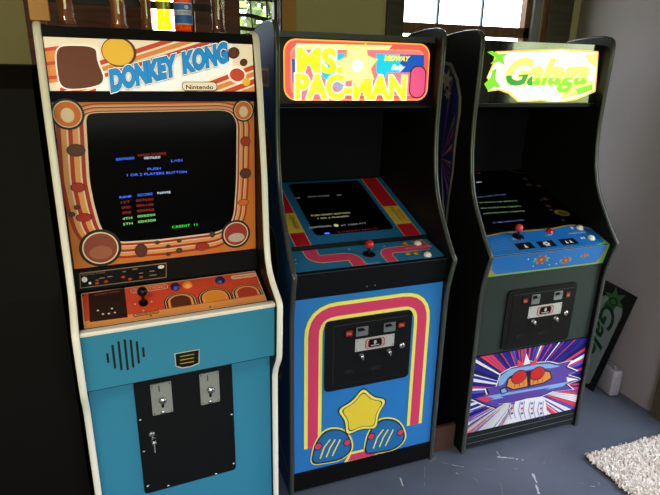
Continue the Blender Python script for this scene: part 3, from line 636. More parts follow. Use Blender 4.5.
# =================================================================== CABINET 3 (right)
G = empty('arcade_cabinet', CG['loc'], CG['rot'], 'black arcade cabinet with blue controls and a starburst kick panel, nearest the right wall', 'arcade cabinet', 'upright arcade cabinets in a row')
outs = midway_shell(G, CG, black)
SS = Surf(CG, (-T, .83, 0), (0, -1, 0), (0, 0, 1)); a = Art(SS); at = SS.at
s_nv = mat('side_navy', (40, 38, 110), .45); s_pp = mat('side_purple', (130, 96, 180), .45); s_ol = mat('side_olive', (160, 158, 128), .45); s_rd = mat('side_brick', (200, 76, 64), .45); s_tn = mat('side_tan', (210, 190, 172), .45)
bd = [(436, 62), (450, 66), (456, 80), (459, 97), (458.5, 112), (456, 130), (453.5, 150), (452.5, 168), (449, 190), (447, 206), (445, 230), (436, 230)]
bdo = [(436, 59), (452, 63), (458.5, 79), (461.5, 97), (461, 112), (458, 130), (455.5, 150), (454, 170), (450.5, 192), (448.5, 208), (446.5, 236), (436, 236)]
a.ppx(bdo, s_ol, 1); a.ppx(bd, s_nv, 2)
quad = [at(*p) for p in [(434, 60), (449, 65), (458, 97), (453, 150), (447, 206), (445, 229), (434, 229)]]
random.seed(3)
for k in range(26):
    ang = random.uniform(-1.5, 1.5); cpt = at(441, 158); L0 = .5; w_ = random.uniform(.008, .02)
    d = Vector((math.cos(ang), math.sin(ang))); n_ = Vector((-d.y, d.x)); e_ = Vector(cpt)+d*L0
    a.clip([cpt, tuple(e_+n_*w_*2), tuple(e_-n_*w_*2)], quad, random.choice([s_pp, s_ol, s_rd, s_tn, s_nv, s_nv]), 3)
for u, v, r in ((447, 80, .05), (448, 94, .03)): a.poly(star(at(u, v), r, r*.45, 6, .2), s_tn, 4)
a.build('side_artwork', outs[0])
# marquee
S, a, H = slab(G, 'm', CG, (-.222, 1.788), (-.215, 1.548), W, mat('marquee_black', (8, 8, 9), .04, ior=1.8, coat=1), .015); at = S.at
l_w = mat('glow_white_hot', (255, 255, 236), .3, emit=1.5); l_y = mat('glow_lemon', (244, 250, 120), .3, emit=1.1); l_g = mat('glow_leaf', (120, 214, 40), .3, emit=.9); l_dg = mat('glow_deep_green', (30, 160, 60), .3, emit=.7); l_o = mat('glow_amber', (255, 200, 80), .3, emit=1.0)
Q = [(T+.004, .004), (W-T-.004, .004), (W-T-.004, H-.004), (T+.004, H-.004)]
fld = [(497, 53), (560, 50.5), (597, 53), (596, 70), (594, 90), (575, 98), (556, 101.5), (540, 99), (520, 101), (510, 92), (500, 88.5), (489, 90), (492, 82), (488, 76), (494, 66)]
a.clip([at(u+(-1.5 if u < 540 else 1.5), v+(-1.7 if v < 75 else 1.7)) for u, v in fld], Q, l_o, 1)
a.ppx(fld, l_w, 2)
a.ppx([(487, 52), (492, 51), (499, 54), (508, 53), (503, 58), (505, 66), (499, 62), (490, 64), (496, 58)], l_g, 3); a.ppx([(484, 84), (490, 78), (492, 70), (497, 68), (495, 78), (501, 88), (494, 87), (488, 91)], l_g, 3)
a.ppx([(564, 88), (578, 83), (594, 80), (593, 90), (575, 96), (560, 100)], l_y, 3); a.ppx([(575, 89), (592, 84), (592, 90), (578, 95)], l_g, 4)
a.ppx([(584, 54), (597, 54), (595.5, 68), (588, 62)], l_y, 3)
gp = (506, 84.5), (586, 83.5)
a.text('Galaga', *gp, .098, mat('glow_amber_pale', (250, 224, 90), .3, emit=1.0), 4, off=.06, shear=.35); a.text('Galaga', *gp, .098, mat('glow_lime_pale', (216, 240, 110), .3, emit=1.0), 5, off=.03, shear=.35)
a.text('Galaga', *gp, .098, l_dg, 6, off=.03, shear=.35, clip=[at(500, 76), at(532, 74), at(532, 92), at(500, 92)])
a.text('Galaga', *gp, .098, l_g, 6, off=.03, shear=.35, clip=[at(532, 78), at(590, 78), at(590, 95), at(532, 95)])
a.text('MIDWAY', (521, 91.5), (536, 91.5), .016, blackm, 4, shear=.3)
a.text('MFG CO', (541, 91.5), (554, 91.5), .010, blackm, 4, shear=.3)
a.build('marquee', G)
S, a, H = slab(G, 'x', CG, (-.212, 1.546), (-.214, 1.531), W, blackp); a.poly([(T, H-.002), (W-T, H-.002), (W-T, H), (T, H)], met, 1); a.build('marquee_retainer', G)
# monitor glass
S, a, H = slab(G, 'g', CG, bt, (-.155, 1.014), W, mat('bezel_black', (5, 5, 6), .1, spec=.35), .008); at = S.at
br = mat('bezel_brown', (92, 62, 40), .3); bz_g = mat('bezel_gold', (150, 136, 44), .3); bz_b = mat('bezel_slate', (60, 66, 110), .3)
a.stroke([(503, 166.5), (509, 170), (517, 172.5), (525, 173)], .006, br, 2, px=True)
for u, v, r in ((525, 179, .020), (529, 185, .022), (539, 186, .020), (545, 199, .022), (548, 206, .018), (551, 210, .014), (541, 200, .012)):
    a.poly(star(at(u, v), r, r*.5, 5, u), br, 2)
    a.epx(u, v, r*.35, bz_b, 3)
a.epx(562, 213, .038, bz_g, 2, .026, -.3); a.epx(563, 213.4, .027, mat('bezel_dull', (84, 80, 34), .3), 3, .016, -.3)
a.epx(563, 220, .006, bz_b, 2)
a.build('screen_surround', G)
a = Art(S); gq = [at(470, 170), at(520, 168), at(536, 226), at(488, 231)]; ga, gb_ = T+.01, max(p[0] for p in gq); gc, gd = min(p[1] for p in gq), max(p[1] for p in gq); a.slab([(ga, gc), (gb_, gc), (gb_, gd), (ga, gd)], mat('screen_black', (0, 0, 0)), .0002, 1.6*EPS, px=False); gg = mat('glow_lime', (150, 185, 110), .5, emit=.26); gb = mat('glow_periwinkle', (120, 135, 205), .5, emit=.3)
a.text('PUSH START BUTTON', (478, 198), (506, 195), .010, gb, 2)
for k, (u0, v0, u1, v1) in enumerate(((479.5, 203.2), (517.5, 201.2)) and ((479.5, 203.4, 517.5, 201.4), (481, 209.0, 521.5, 206.8), (483.5, 214.4, 525, 211.6))):
    a.text(('1ST BONUS FOR 20000 PTS', '2ND BONUS FOR 70000 PTS', 'AND FOR EVERY 70000 PTS')[k], (u0, v0), (u1, v1), .010, gg, 2)
a.text('© 1981 NAMCO LTD.', (493.5, 223.6), (524.5, 220.6), .010, gb, 2)
a.text('1UP', (477, 174), (481, 173.5), .010, e_red, 2); a.text('00', (477, 183), (482, 182.5), .010, e_wht, 2)
a.build('monitor_screen', G)
# control panel
S, a, H = slab(G, 'c', CG, (-.150, 1.008), (.004, .957), W, blackm, .02); at = S.at
c_b = mat('deck_blue', (30, 112, 196), .3); c_l = mat('deck_light', (110, 180, 230), .35); c_g = mat('deck_gold', (176, 150, 70), .35); c_gn = mat('deck_green', (110, 190, 90), .35)
xx0, xx1 = T+.003, W-T-.003
wave = [(0, .000), (.06, .003), (.13, -.010), (.2, -.004), (.26, .004), (.34, .002), (.45, .0), (.58, .0), (.68, -.003), (.76, .006), (.82, .014), (.88, .012), (.94, .0), (1, -.03)]
hh = H-.020
top = [(xx0+(xx1-xx0)*t, hh+.9*dy) for t, dy in wave]
a.poly([(xx0, 0), (xx1, 0)]+[(x, min(y+.009, H)) for x, y in top[::-1]], c_g, 1)
a.poly([(xx0+.004, 0), (xx1-.004, 0)]+top[::-1], c_b, 2)
for k in range(7): a.stroke([(xx0+.03+.006*k, .03+.011*k), (xx0+.09+.004*k, .036+.012*k), (xx0+.16, .03+.013*k)], .0014, c_l, 3)
for (u0, v0, u1, v1, uu, vv, u2, v2), ic in (((514.5, 243.8, 530.5, 242.2, 535, 248.2, 518.5, 250.2), 0), ((536.5, 241.8, 552.5, 240.2, 556.5, 246.4, 540, 248.0), 1), ((558.5, 239.6, 573.5, 238.0, 578.5, 243.8, 562.5, 245.8), 2)):
    P = [at(u0, v0), at(u1, v1), at(uu, vv), at(u2, v2)]; xa = (P[0][0]+P[3][0])/2; xb = (P[1][0]+P[2][0])/2; ya = (P[2][1]+P[3][1])/2; yb = (P[0][1]+P[1][1])/2
    a.poly([(xa, ya), (xb, ya), (xb, yb), (xa, yb)], blackm, 3); c = ((xa+xb)/2, (ya+yb)/2)
    if ic == 0: a.poly([(c[0]-.006, c[1]-.014), (c[0]+.012, c[1]-.014), (c[0]+.003, c[1]+.012)], white, 4)
    elif ic == 1: a.poly(star(c, .020, .012, 6, 0), white, 4); a.ell(c, .005, .005, blackm, 5)
    else:
        for dx in (-.012, .012): a.poly([(c[0]+dx-.008, c[1]-.012), (c[0]+dx+.008, c[1]-.012), (c[0]+dx, c[1]+.012)], white, 4)
a.text('MOVE', (513, 240.0), (522, 239), .008, white, 3); a.text('FIRE', (546, 236.2), (552.5, 235.5), .008, white, 3); a.text('START GAME', (569, 234.6), (586.5, 232.8), .008, white, 3)
a.text('I', (572, 229), (574, 228.8), .014, white, 3, off=.02); a.text('II', (582, 239.2), (585.5, 238.8), .014, white, 3, off=.02)
a.stroke([(xx0, .001), (xx1, .001)], .003, c_l, 3)
a.ppx([(598, 234.5), (602, 238.5), (608, 244), (596, 244.5), (604, 242)], c_gn, 3)
a.build('control_panel', G)
stick(G, S, 518, 236.8, mat('ball_orange_red', (214, 52, 30), .18, coat=.6), 'glossy orange-red ball knob', .040)
button(G, S, 549.5, 232, mat('button_red', (190, 24, 36), .2, coat=.5), 'red push button', .018); button(G, S, 579.5, 228.3, wb, 'white push button', .0175); button(G, S, 591, 238.3, wb, 'white push button', .0175)
S, a, H = slab(G, 'x', CG, (.006, .955), (-.014, .860), W, blackm, .02); at = S.at
a.poly([(xx0-.002, .0), (xx1+.002, .0), (xx1+.002, H), (xx0-.002, H)], c_gn, 1); a.poly([(xx0+.016, .005), (xx1-.014, .005), (xx1-.005, H), (xx0+.004, H)], c_g, 2); a.poly([(xx0+.055, .009), (xx1-.045, .009), (xx1-.026, .03), (xx1-.014, H-.001), (xx0+.014, H-.001), (xx0+.026, .034)], c_b, 3)
rd = mat('deck_red', (196, 60, 40), .35)
for u, v, r in ((541, 259.5, .024), (565.5, 260, .019), (584.5, 255.5, .013)):
    c = at(u, v)
    for k in range(8):
        t = k*math.pi/4+.3; a.ell((c[0]+1.5*r*math.cos(t), c[1]+.6*r*math.sin(t)), r*.4, r*.18, c_g if k % 2 else c_gn, 4, n=12, rot=t)
    a.poly(star(c, r*1.1, r*.6, 6, .3), rd, 5); a.ell(c, r*.35, r*.3, c_g, 6)
for u, v in ((533, 266), (549, 264.5), (556, 263.5), (528, 259)): a.epx(u, v, .003, white, 5)
a.build('control_panel_front', G)
# grey front, coin door, kick art
S, a, H = slab(G, 'f', CG, (-.018, .859), (-.022, .486), W, mat('grey_green_laminate', (44, 53, 51), .5, spec=.3), .018); a.build('front_panel', G)
coin_door(G, S, [(507, 290.5), (573.5, 282), (569.5, 337), (500, 350.5)], [(512, 295), (570.5, 286.5), (566.5, 336), (505, 346.5)],
          [(520, 296, 526.8, 303), (563, 290, 569, 297)], [(529, 292.8, 538.6, 303.4), (551.3, 289.5, 561, 299)],
          [(527.3, 306), (560, 301), (558.5, 312.5), (526, 317)], [(531.4, 320.4), (553.5, 317)], (564, 312), [(514, 332.5, 522, 337), (536.5, 329.5, 543.8, 333.8)])
S, a, H = slab(G, 'k', CG, (-.019, .485), (-.012, .093), W, blackm, .018); at = S.at
Q = [(T+.004, .002), (W-T-.004, .002), (W-T-.004, H-.002), (T+.004, H-.002)]
n_v = mat('burst_navy', (32, 26, 140), .35); n_w = mat('burst_white', (240, 238, 240), .35); n_r = mat('burst_red', (226, 62, 84), .35); n_p = mat('burst_violet', (92, 80, 190), .35); n_d = mat('burst_dark', (24, 18, 84), .35)
a.poly(Q, n_v, 1); cen = at(524, 388)
random.seed(11); ang = 0
while ang < 2*math.pi:
    w_ = random.uniform(.018, .07); m = random.choice([n_w, n_r, n_p, n_d, None, None, None, None, n_d, n_r])
    low = math.sin(ang+w_/2) < -.12
    if low: m = random.choice([n_w, n_w, n_w, n_p, n_r, None])
    if m:
        R = .8; i0 = random.uniform(.03, .1)
        d = Vector((math.cos(ang+w_/2), math.sin(ang+w_/2))); p0 = Vector(cen)+d*i0
        a.clip([tuple(p0), (cen[0]+R*math.cos(ang), cen[1]+R*math.sin(ang)), (cen[0]+R*math.cos(ang+w_), cen[1]+R*math.sin(ang+w_))], Q, m, 2)
    ang += w_
a.clip([at(*p) for p in [(505, 425), (517, 398), (522, 388), (535, 388), (545, 400), (548, 418)]], Q, n_w, 3)
a.clip([at(*p) for p in [(466, 434), (472, 418), (505, 400), (515, 405), (505, 426)]], Q, n_w, 2)
for k in range(4): a.clip([at(466, 428-k*5), at(466, 426.5-k*5), at(512, 397), at(512, 398)], Q, (n_v, n_p, n_d, n_p)[k], 4)
# a plain winged craft: violet jagged wings, orange hull band, two small red domes
vi = mat('craft_violet', (92, 66, 160), .35); vb = mat('craft_sky', (130, 176, 228), .35); og = mat('craft_orange', (226, 146, 56), .35); rr = mat('craft_red', (206, 30, 34), .35); dkk = mat('craft_dark', (22, 16, 50), .35)
WL = [(473, 399), (488, 394), (486, 388), (497, 386), (501, 374), (511, 368), (520, 366), (528, 361), (537, 363), (548, 362), (557, 364), (570, 361), (566, 367), (576, 371), (567, 375), (580, 379), (566, 384), (572, 389), (552, 391), (541, 396), (527, 398), (512, 402), (498, 403), (496, 408), (484, 404)]
c_ = Vector((527, 383)); a.ppx([tuple(c_+(Vector(p)-c_)*1.05) for p in WL], n_w, 4); a.ppx([tuple(c_+(Vector(p)-c_)*1.015) for p in WL], dkk, 5); a.ppx([tuple(c_+(Vector(p)-c_)*.97) for p in WL], vi, 6)
a.ppx([(499, 377), (509, 369), (521, 367), (537, 364), (549, 363.5), (560, 366), (550, 368), (536, 368), (521, 371), (509, 376), (503, 384), (498, 386)], vb, 7)
a.ppx([(505, 387), (507, 378), (514, 374), (527, 371), (541, 369), (550, 371), (552, 378), (544, 383), (527, 387), (513, 390)], dkk, 7); a.ppx([(506.5, 386), (508.5, 379), (515, 375), (527, 372.3), (541, 370.3), (549, 372), (550.5, 377.5), (543, 382), (527, 385.7), (513, 388.7)], og, 8)
for x_ in range(7): a.stroke([(514+x_*4.6, 387-x_*.9), (514.5+x_*4.6, 383.5-x_*.9)], .003, dkk, 9, px=True)
for u, v in ((518.5, 376.5), (537, 373)): a.epx(u, v, .043, dkk, 10, .036); a.epx(u, v, .039, rr, 11, .032)
a.ppx([(526, 372), (530, 371.5), (530, 386), (527, 387)], dkk, 9)
a.ppx([(486, 396), (508, 392), (527, 389), (548, 385), (570, 381), (562, 386), (548, 389), (527, 393), (508, 396.5), (490, 400)], vb, 7); a.ppx([(500, 396), (527, 391), (550, 387), (540, 392), (527, 395), (508, 399)], vi, 8)
a.ppx([(476, 398.5), (486, 396), (494, 398), (486, 402)], n_r, 7); a.ppx([(566, 377), (578, 379), (567, 381.5)], n_w, 7)
a.ppx([(499, 389), (505, 386.5), (508, 391.5), (501, 394.5)], dkk, 8); a.ppx([(500.5, 389.6), (504.5, 387.8), (506.5, 391.2), (501.5, 393)], vb, 9)
a.ppx([(526, 353), (530, 363), (523, 365)], n_w, 8); a.ppx([(517, 359), (525, 365), (517, 367)], n_r, 8); a.ppx([(538, 356), (535, 365), (529, 364)], n_r, 8)
for u in (512, 522, 532, 541):
    a.stroke([(u-2, 401), (u-4, 410), (u-1, 419)], .003, n_p, 8, px=True); a.stroke([(u+2, 400.5), (u+1, 410), (u+3, 418)], .003, n_p, 8, px=True)
    for k in range(3): a.epx(u-.5, 403+k*5, .006, (n_p, rr, dkk)[k], 9)
a.build('kick_artwork', G)
S, a, H = slab(G, 'x', CG, (-.010, .092), (-.008, .014), W, mat('kick_dark', (24, 29, 31), .5, spec=.3), .016)
a.stroke([(T+.01, H-.022), (W-T-.01, H-.022)], .0018, steel, 1); a.stroke([(T+.01, .024), (W-T-.01, .024)], .0018, steel, 1)
a.build('kick_plate', G)

# =================================================================== room
RX, BY, LX, FY, CZ = 2.4235, 2.65, -1.25, -1.6, 2.5
wallm = mat('wall_paint', (150, 140, 142), .8, bump=(60, .05))
wallo = mat('wall_olive', (206, 196, 146), .85, bump=(60, .05))
darkw = wood('dark_trim_wood', (66, 60, 46), (92, 82, 62), (2, 2, 14)); brw = wood('brown_sash_wood', (100, 66, 42), (136, 94, 62), (12, 2, 2)); tanw = wood('tan_wood', (190, 130, 62), (222, 160, 84), (3, 3, .8))
logw = wood('dark_red_wood', (70, 30, 20), (130, 62, 38), (1.5, 1.5, 14))
# floor with scuffs
flo = bpy.data.materials.new('painted_floor'); flo.use_nodes = True; nt = flo.node_tree; bs = nt.nodes['Principled BSDF']
tcn = nt.nodes.new('ShaderNodeTexCoord'); n1 = nt.nodes.new('ShaderNodeTexNoise'); n1.inputs['Scale'].default_value = 3.5; n1.inputs['Detail'].default_value = 8
rp = nt.nodes.new('ShaderNodeValToRGB'); rp.color_ramp.elements[0].position = .3; rp.color_ramp.elements[1].position = .7
rp.color_ramp.elements[0].color = lin((82, 90, 106))+(1,); rp.color_ramp.elements[1].color = lin((98, 105, 122))+(1,)
n2 = nt.nodes.new('ShaderNodeTexNoise'); n2.inputs['Scale'].default_value = 90; n2.inputs['Detail'].default_value = 3
r2 = nt.nodes.new('ShaderNodeValToRGB'); r2.color_ramp.elements[0].position = .70; r2.color_ramp.elements[1].position = .76; r2.color_ramp.elements[0].color = (0, 0, 0, 1); r2.color_ramp.elements[1].color = (.55, .55, .55, 1)
mx = nt.nodes.new('ShaderNodeMix'); mx.data_type = 'RGBA'; mx.inputs['B'].default_value = lin((190, 190, 195))+(1,)
nt.links.new(tcn.outputs['Object'], n1.inputs['Vector']); nt.links.new(tcn.outputs['Object'], n2.inputs['Vector']); nt.links.new(n1.outputs['Fac'], rp.inputs['Fac']); nt.links.new(n2.outputs['Fac'], r2.inputs['Fac'])
nt.links.new(r2.outputs['Color'], mx.inputs['Factor']); nt.links.new(rp.outputs['Color'], mx.inputs['A']); nt.links.new(mx.outputs['Result'], bs.inputs['Base Color'])
bs.inputs['Roughness'].default_value = .38
bp = nt.nodes.new('ShaderNodeBump'); bp.inputs['Strength'].default_value = .12; bp.inputs['Distance'].default_value = .01; nt.links.new(n1.outputs['Fac'], bp.inputs['Height']); nt.links.new(bp.outputs['Normal'], bs.inputs['Normal'])
FS = Surf(None, (0, 0, 0), (1, 0, 0), (0, 1, 0)); a = Art(FS)
a.slab([(LX, FY), (RX+.1, FY), (RX+.1, BY+.1), (LX, BY+.1)], flo, -.1, 0, px=False)
scuff = mat('scuff_white', (205, 205, 210), .7); scuff2 = mat('scuff_grey', (150, 152, 160), .7)
random.seed(5)
for pts, w, m in (([(495.5, 450), (500.5, 457)], .004, scuff), ([(497, 457), (505, 457.6), (514, 458.6), (523.5, 460)], .009, scuff), ([(533, 474), (537, 483)], .011, scuff), ([(536, 485), (539, 494)], .010, scuff), ([(500, 458), (503, 461)], .004, scuff2),
                  ([(452, 465), (464, 467)], .003, scuff), ([(484, 469), (494, 470)], .002, scuff2), ([(400, 478), (403, 486)], .006, scuff), ([(395, 477), (400, 478.5)], .003, scuff2), ([(424.5, 466), (424.5, 486)], .002, scuff2), ([(425, 465), (438, 456)], .003, scuff2), ([(440, 462), (452, 465)], .002, scuff2),
                  ([(473, 478), (477, 480), (479, 484)], .003, scuff2), ([(500, 482), (503, 495)], .002, scuff2), ([(456, 473), (459, 474)], .005, scuff), ([(513, 468), (517, 469)], .005, scuff2), ([(543, 463), (545, 463)], .004, scuff2), ([(607, 418), (610, 419)], .004, scuff2), ([(580, 483), (584, 484)], .003, scuff2), ([(598, 483), (600, 484)], .003, scuff), ([(590, 486), (595, 486.5)], .003, scuff)):
    P = [FS.at(*p) for p in pts]; Pj = []
    for i in range(len(P)-1):
        for t in range(5): q = Vector(P[i]).lerp(Vector(P[i+1]), t/5); Pj.append((q.x+random.uniform(-.0015, .0015), q.y+random.uniform(-.0015, .0015)))
    Pj.append(P[-1])
    for i in range(len(Pj)-1):
        if random.random() < .85: a.stroke(Pj[i:i+2], w*random.uniform(.4, 1.1), m, 1)
tag(a.build('floor'), 'blue-grey painted concrete floor with white scuffs', kind='structure')
# back wall with two window openings
BS = Surf(None, (0, BY, 0), (1, 0, 0), (0, 0, 1))
W1 = (1.322, .95, 2.172, 2.35)       # main window opening x0,z0,x1,z1
W2 = (-.33, 1.84, .690, 2.30)        # opening behind the left cabinet
def wall_boxes(b, m, xs, holes, y0, y1, z1=CZ):
    xs = sorted(set([xs[0], xs[1]]+[h for H_ in holes for h in (H_[0], H_[2])]))
    for i in range(len(xs)-1):
        xm = (xs[i]+xs[i+1])/2; z = 0
        for h in sorted([h for h in holes if h[0] < xm < h[2]], key=lambda q: q[1]):
            b.box((xs[i], y0, z), (xs[i+1], y1, h[1]), m); z = h[3]
        b.box((xs[i], y0, z), (xs[i+1], y1, z1), m)
b = MB(); wall_boxes(b, wallo, (.695, RX+.1), [W1], BY, BY+.1)
W2b = (.505, 1.80, .688, 2.30)
wall_boxes(b, wallo, (LX, -.36), [], BY, BY+.1); wall_boxes(b, logw, (-.36, .695), [W2b, (.115, 1.70, .31, 2.3)], BY, BY+.1)
tag(b.build('wall_back'), kind='structure')
# right wall: door opening towards the camera
D1 = (.55, 0, 1.60, 2.08)
b = MB()
def rbox(y0, y1, z0, z1, m): b.box((RX, y0, z0), (RX+.1, y1, z1), m)
rbox(D1[2], BY, 0, CZ, wallm); rbox(D1[0], D1[2], D1[3], CZ, wallm); rbox(FY, D1[0]-.0, 0, CZ, wallm)
tag(b.build('wall_right'), kind='structure')
b = MB(); b.box((LX-.1, FY, 0), (LX, BY+.1, CZ), wallo); tag(b.build('wall_left'), kind='structure')
b = MB(); b.box((LX-.1, FY, CZ), (RX+.1, BY+.1, CZ+.1), mat('ceiling_paint', (200, 196, 188), .9)); tag(b.build('ceiling'), kind='structure')
b = MB(); FILL_OPENING = (-.6, .9, 1.5, 2.2); wall_boxes(b, wallm, (LX, RX), [FILL_OPENING], FY-.1, FY); tag(b.build('wall_front'), kind='structure')  # opening behind the camera is unseen, added to let in fill light
# door frame and glazed door in the right wall
b = MB()
for y0, y1 in ((D1[2], D1[2]+.10), (D1[0]-.10, D1[0])): b.box((RX-.02, y0, 0), (RX-.0002, y1, D1[3]+.1), darkw)
b.box((RX-.02, D1[0], D1[3]), (RX-.0002, D1[2], D1[3]+.1), darkw); tag(b.build('trim_1'), kind='structure')
dr = MB(); y0, y1 = D1[0]+.003, D1[2]-.003
for p, q in (((y0, .005), (y1, .25)), ((y0, 1.95), (y1, 2.07)), ((y0, .25), (y0+.11, 1.95)), ((y1-.11, .25), (y1, 1.95))): dr.box((RX+.03, p[0], p[1]), (RX+.07, q[0], q[1]), darkw)
dro = tag(dr.build('door_1'), kind='structure')
g = MB(); glass = bpy.data.materials.new('window_glass'); glass.use_nodes = True; gn = glass.node_tree; gn.nodes.clear()
go = gn.nodes.new('ShaderNodeOutputMaterial'); gt = gn.nodes.new('ShaderNodeBsdfTransparent'); gg_ = gn.nodes.new('ShaderNodeBsdfGlossy'); gg_.inputs['Roughness'].default_value = .02; gm = gn.nodes.new('ShaderNodeMixShader'); gm.inputs[0].default_value = .06
gt.inputs['Color'].default_value = (.94, .96, .95, 1); gn.links.new(gt.outputs[0], gm.inputs[1]); gn.links.new(gg_.outputs[0], gm.inputs[2]); gn.links.new(gm.outputs[0], go.inputs[0])
g.box((RX+.048, y0+.11, .25), (RX+.052, y1-.11, 1.95), glass); g.build('door_glass', dro)
# main window: jamb, sashes, muntins, dark casing
b = MB()
b.box((1.232, BY-.022, .85), (1.322, BY-.0002, 2.42), darkw); b.box((2.20, BY-.022, .85), (2.357, BY-.0002, 2.42), darkw); b.box((1.322, BY-.022, 2.35), (2.2, BY-.0002, 2.42), darkw); b.box((1.322, BY-.022, .85), (2.2, BY-.0002, .95), darkw)
tag(b.build('trim_2'), kind='structure')
WS = Surf(None, (0, BY+.05, 0), (1, 0, 0), (0, 0, 1))
w = MB(); zt = WS.at(403, 22)[1]; zb = WS.at(403, 33)[1]; gx0, gx1 = 1.322, 2.172
w.box((gx0, BY+.03, zb), (gx1, BY+.075, zt), brw)                                     # meeting rail
w.box((gx0, BY+.03, .951), (gx0+.02, BY+.075, 2.349), brw)
xr0 = WS.at(524, 10)[0]; w.box((xr0, BY+.03, .951), (xr0+.035, BY+.075, 2.349), brw); w.box((gx0, BY+.03, .951), (gx1, BY+.075, 1.0), brw); w.box((gx0, BY+.03, 2.30), (gx1, BY+.075, 2.349), brw)
w.box((xr0+.035, BY+.01, .951), (2.172, BY+.075, 2.349), mat('jamb_grey', (150, 150, 155), .6)); w.box((2.172, BY-.01, .951), (2.2, BY+.0, 2.349), brw)
wo = tag(w.build('window_1'), kind='structure')
mp_ = mat('muntin_pale', (120, 140, 160), .5); w = MB()
for u in (438, 482.5): x = WS.at(u, 10)[0]; w.box((x-.006, BY+.045, zt), (x+.006, BY+.06, 2.30), mp_)
w.build('muntin', wo)
w = MB(); w.box((gx0+.02, BY+.05, 1.0), (xr0, BY+.053, 2.30), glass); w.build('window_pane', wo)
# left window behind the glasses, dark glazing bars
w = MB(); LS = Surf(None, (0, BY+.05, 0), (1, 0, 0), (0, 0, 1)); db = mat('bar_dark', (40, 34, 22), .6)
def bar(u0, v0, u1, v1, wd):
    A0, A1 = Vector(LS.at(u0, v0)), Vector(LS.at(u1, v1)); d = (A1-A0).normalized(); n = Vector((-d.y, d.x))*wd/2
    P = [A0-n, A1-n, A1+n, A0+n]; w.mesh([LS.P(p.x, p.y, .006) for p in P]+[LS.P(p.x, p.y, -.006) for p in P], [(0, 1, 2, 3), (7, 6, 5, 4), (0, 4, 5, 1), (1, 5, 6, 2), (2, 6, 7, 3), (3, 7, 4, 0)], db)
bar(226, -1, 282, 1.5, .008); bar(224, 14, 250, 15.5, .016); bar(250, 15.5, 283, 24.5, .018); bar(248.3, -12, 252.5, 30, .006); bar(265.5, -12, 267, 20, .006); bar(224, 26, 256, 30, .016)
w.box((.505, BY+.03, 1.8), (.515, BY+.07, 2.3), db); w.box((.676, BY+.03, 1.8), (.688, BY+.07, 2.3), db)
w2 = tag(w.build('window_2'), kind='structure')
w = MB(); w.box((.515, BY+.06, 1.8), (.676, BY+.062, 2.3), glass); w.build('window_pane', w2)
w = MB()
for q in ((.1152, .125, 1.7002, 2.2998), (.300, .3098, 1.7002, 2.2998)): w.box((q[0], BY+.03, q[2]), (q[1], BY+.07, q[3]), db)
w3 = tag(w.build('window_3'), kind='structure'); w = MB(); w.box((.125, BY+.05, 1.7002), (.300, BY+.053, 2.2998), glass); w.build('window_pane', w3)
b = MB(); b.box((.692, BY-.02, 0), (.700, BY-.0002, CZ), mat('trim_black', (20, 16, 12), .5)); tag(b.build('trim_3'), kind='structure')
b = MB(); b.box((.700, BY-.018, 0), (.768, BY-.0002, CZ), tanw); tag(b.build('trim_4'), kind='structure')
b = MB(); b.box((.768, BY-.015, 0), (RX, BY-.0002, .09), darkw); tag(b.build('baseboard_back'), kind='structure')
# foliage outside the left window: countless leaves
random.seed(21); lf = MB(); lg = [mat('leaf_light', (150, 168, 84), .6), mat('leaf_mid', (116, 140, 62), .6), mat('leaf_dark', (70, 94, 40), .6)]
for i in range(4200):
    c = Vector((random.uniform(.8, 2.1), BY+random.uniform(1.8, 3.0), random.uniform(.9, 3.6))); d1 = Vector([random.uniform(-1, 1) for _ in range(3)]).normalized(); d2 = d1.orthogonal().normalized(); s_ = random.uniform(.05, .10)
    lf.face([c-d1*s_, c+d2*s_*.5, c+d1*s_, c-d2*s_*.5], random.choice(lg))
for k in range(7): p = Vector((random.uniform(.9, 2.0), BY+random.uniform(2, 2.8), 0)); lf.tube([p, p+Vector((random.uniform(-.2, .2), 0, 1.5)), p+Vector((random.uniform(-.4, .4), 0, 3.4))], .02, darkw, 6)
tag(lf.build('shrub_foliage'), 'bright green leafy bushes outside the left window', 'foliage', kind='stuff')
gr = MB(); gr.box((-6, BY+.11, -.25), (9, BY+12, -.2), mat('lawn', (96, 120, 60), .9)); tag(gr.build('ground_outside'), kind='structure')

# =================================================================== things on top of cabinet 1
KT = 1.7635
Rk = Matrix.Rotation(CK['rot'], 3, 'Z'); Lk = Vector(CK['loc'])
def on_top(u, back):    # point on the cabinet top under photo column u, `back` metres behind the front-bottom line
    s_ = hit(Lk+Rk@Vector((0, back, 0)), Rk@Vector((1, 0, 0)), Vector((0, 0, 1)), u, 33)[0]
    p = Lk+Rk@Vector((s_, back, 0)); return Vector((p.x, p.y, KT))
def beer(name, rgb, tr=.75):
    if tr < .9:
        m = bpy.data.materials.new(name); m.use_nodes = True; n_ = m.node_tree; b_ = n_.nodes['Principled BSDF']; c_ = lin(rgb)+(1,); b_.inputs['Base Color'].default_value = c_; b_.inputs['Roughness'].default_value = .3
        t_ = n_.nodes.new('ShaderNodeBsdfTransparent'); t_.inputs['Color'].default_value = c_; x_ = n_.nodes.new('ShaderNodeMixShader'); x_.inputs[0].default_value = tr
        n_.links.new(b_.outputs[0], x_.inputs[1]); n_.links.new(t_.outputs[0], x_.inputs[2]); n_.links.new(x_.outputs[0], n_.nodes['Material Output'].inputs[0]); return m
    m = bpy.data.materials.new(name); m.use_nodes = True; b_ = m.node_tree.nodes['Principled BSDF']; b_.inputs['Base Color'].default_value = lin(rgb)+(1,); b_.inputs['Roughness'].default_value = .15; b_.inputs['Transmission Weight'].default_value = tr; b_.inputs['IOR'].default_value = 1.1
    return m
clearg = glass
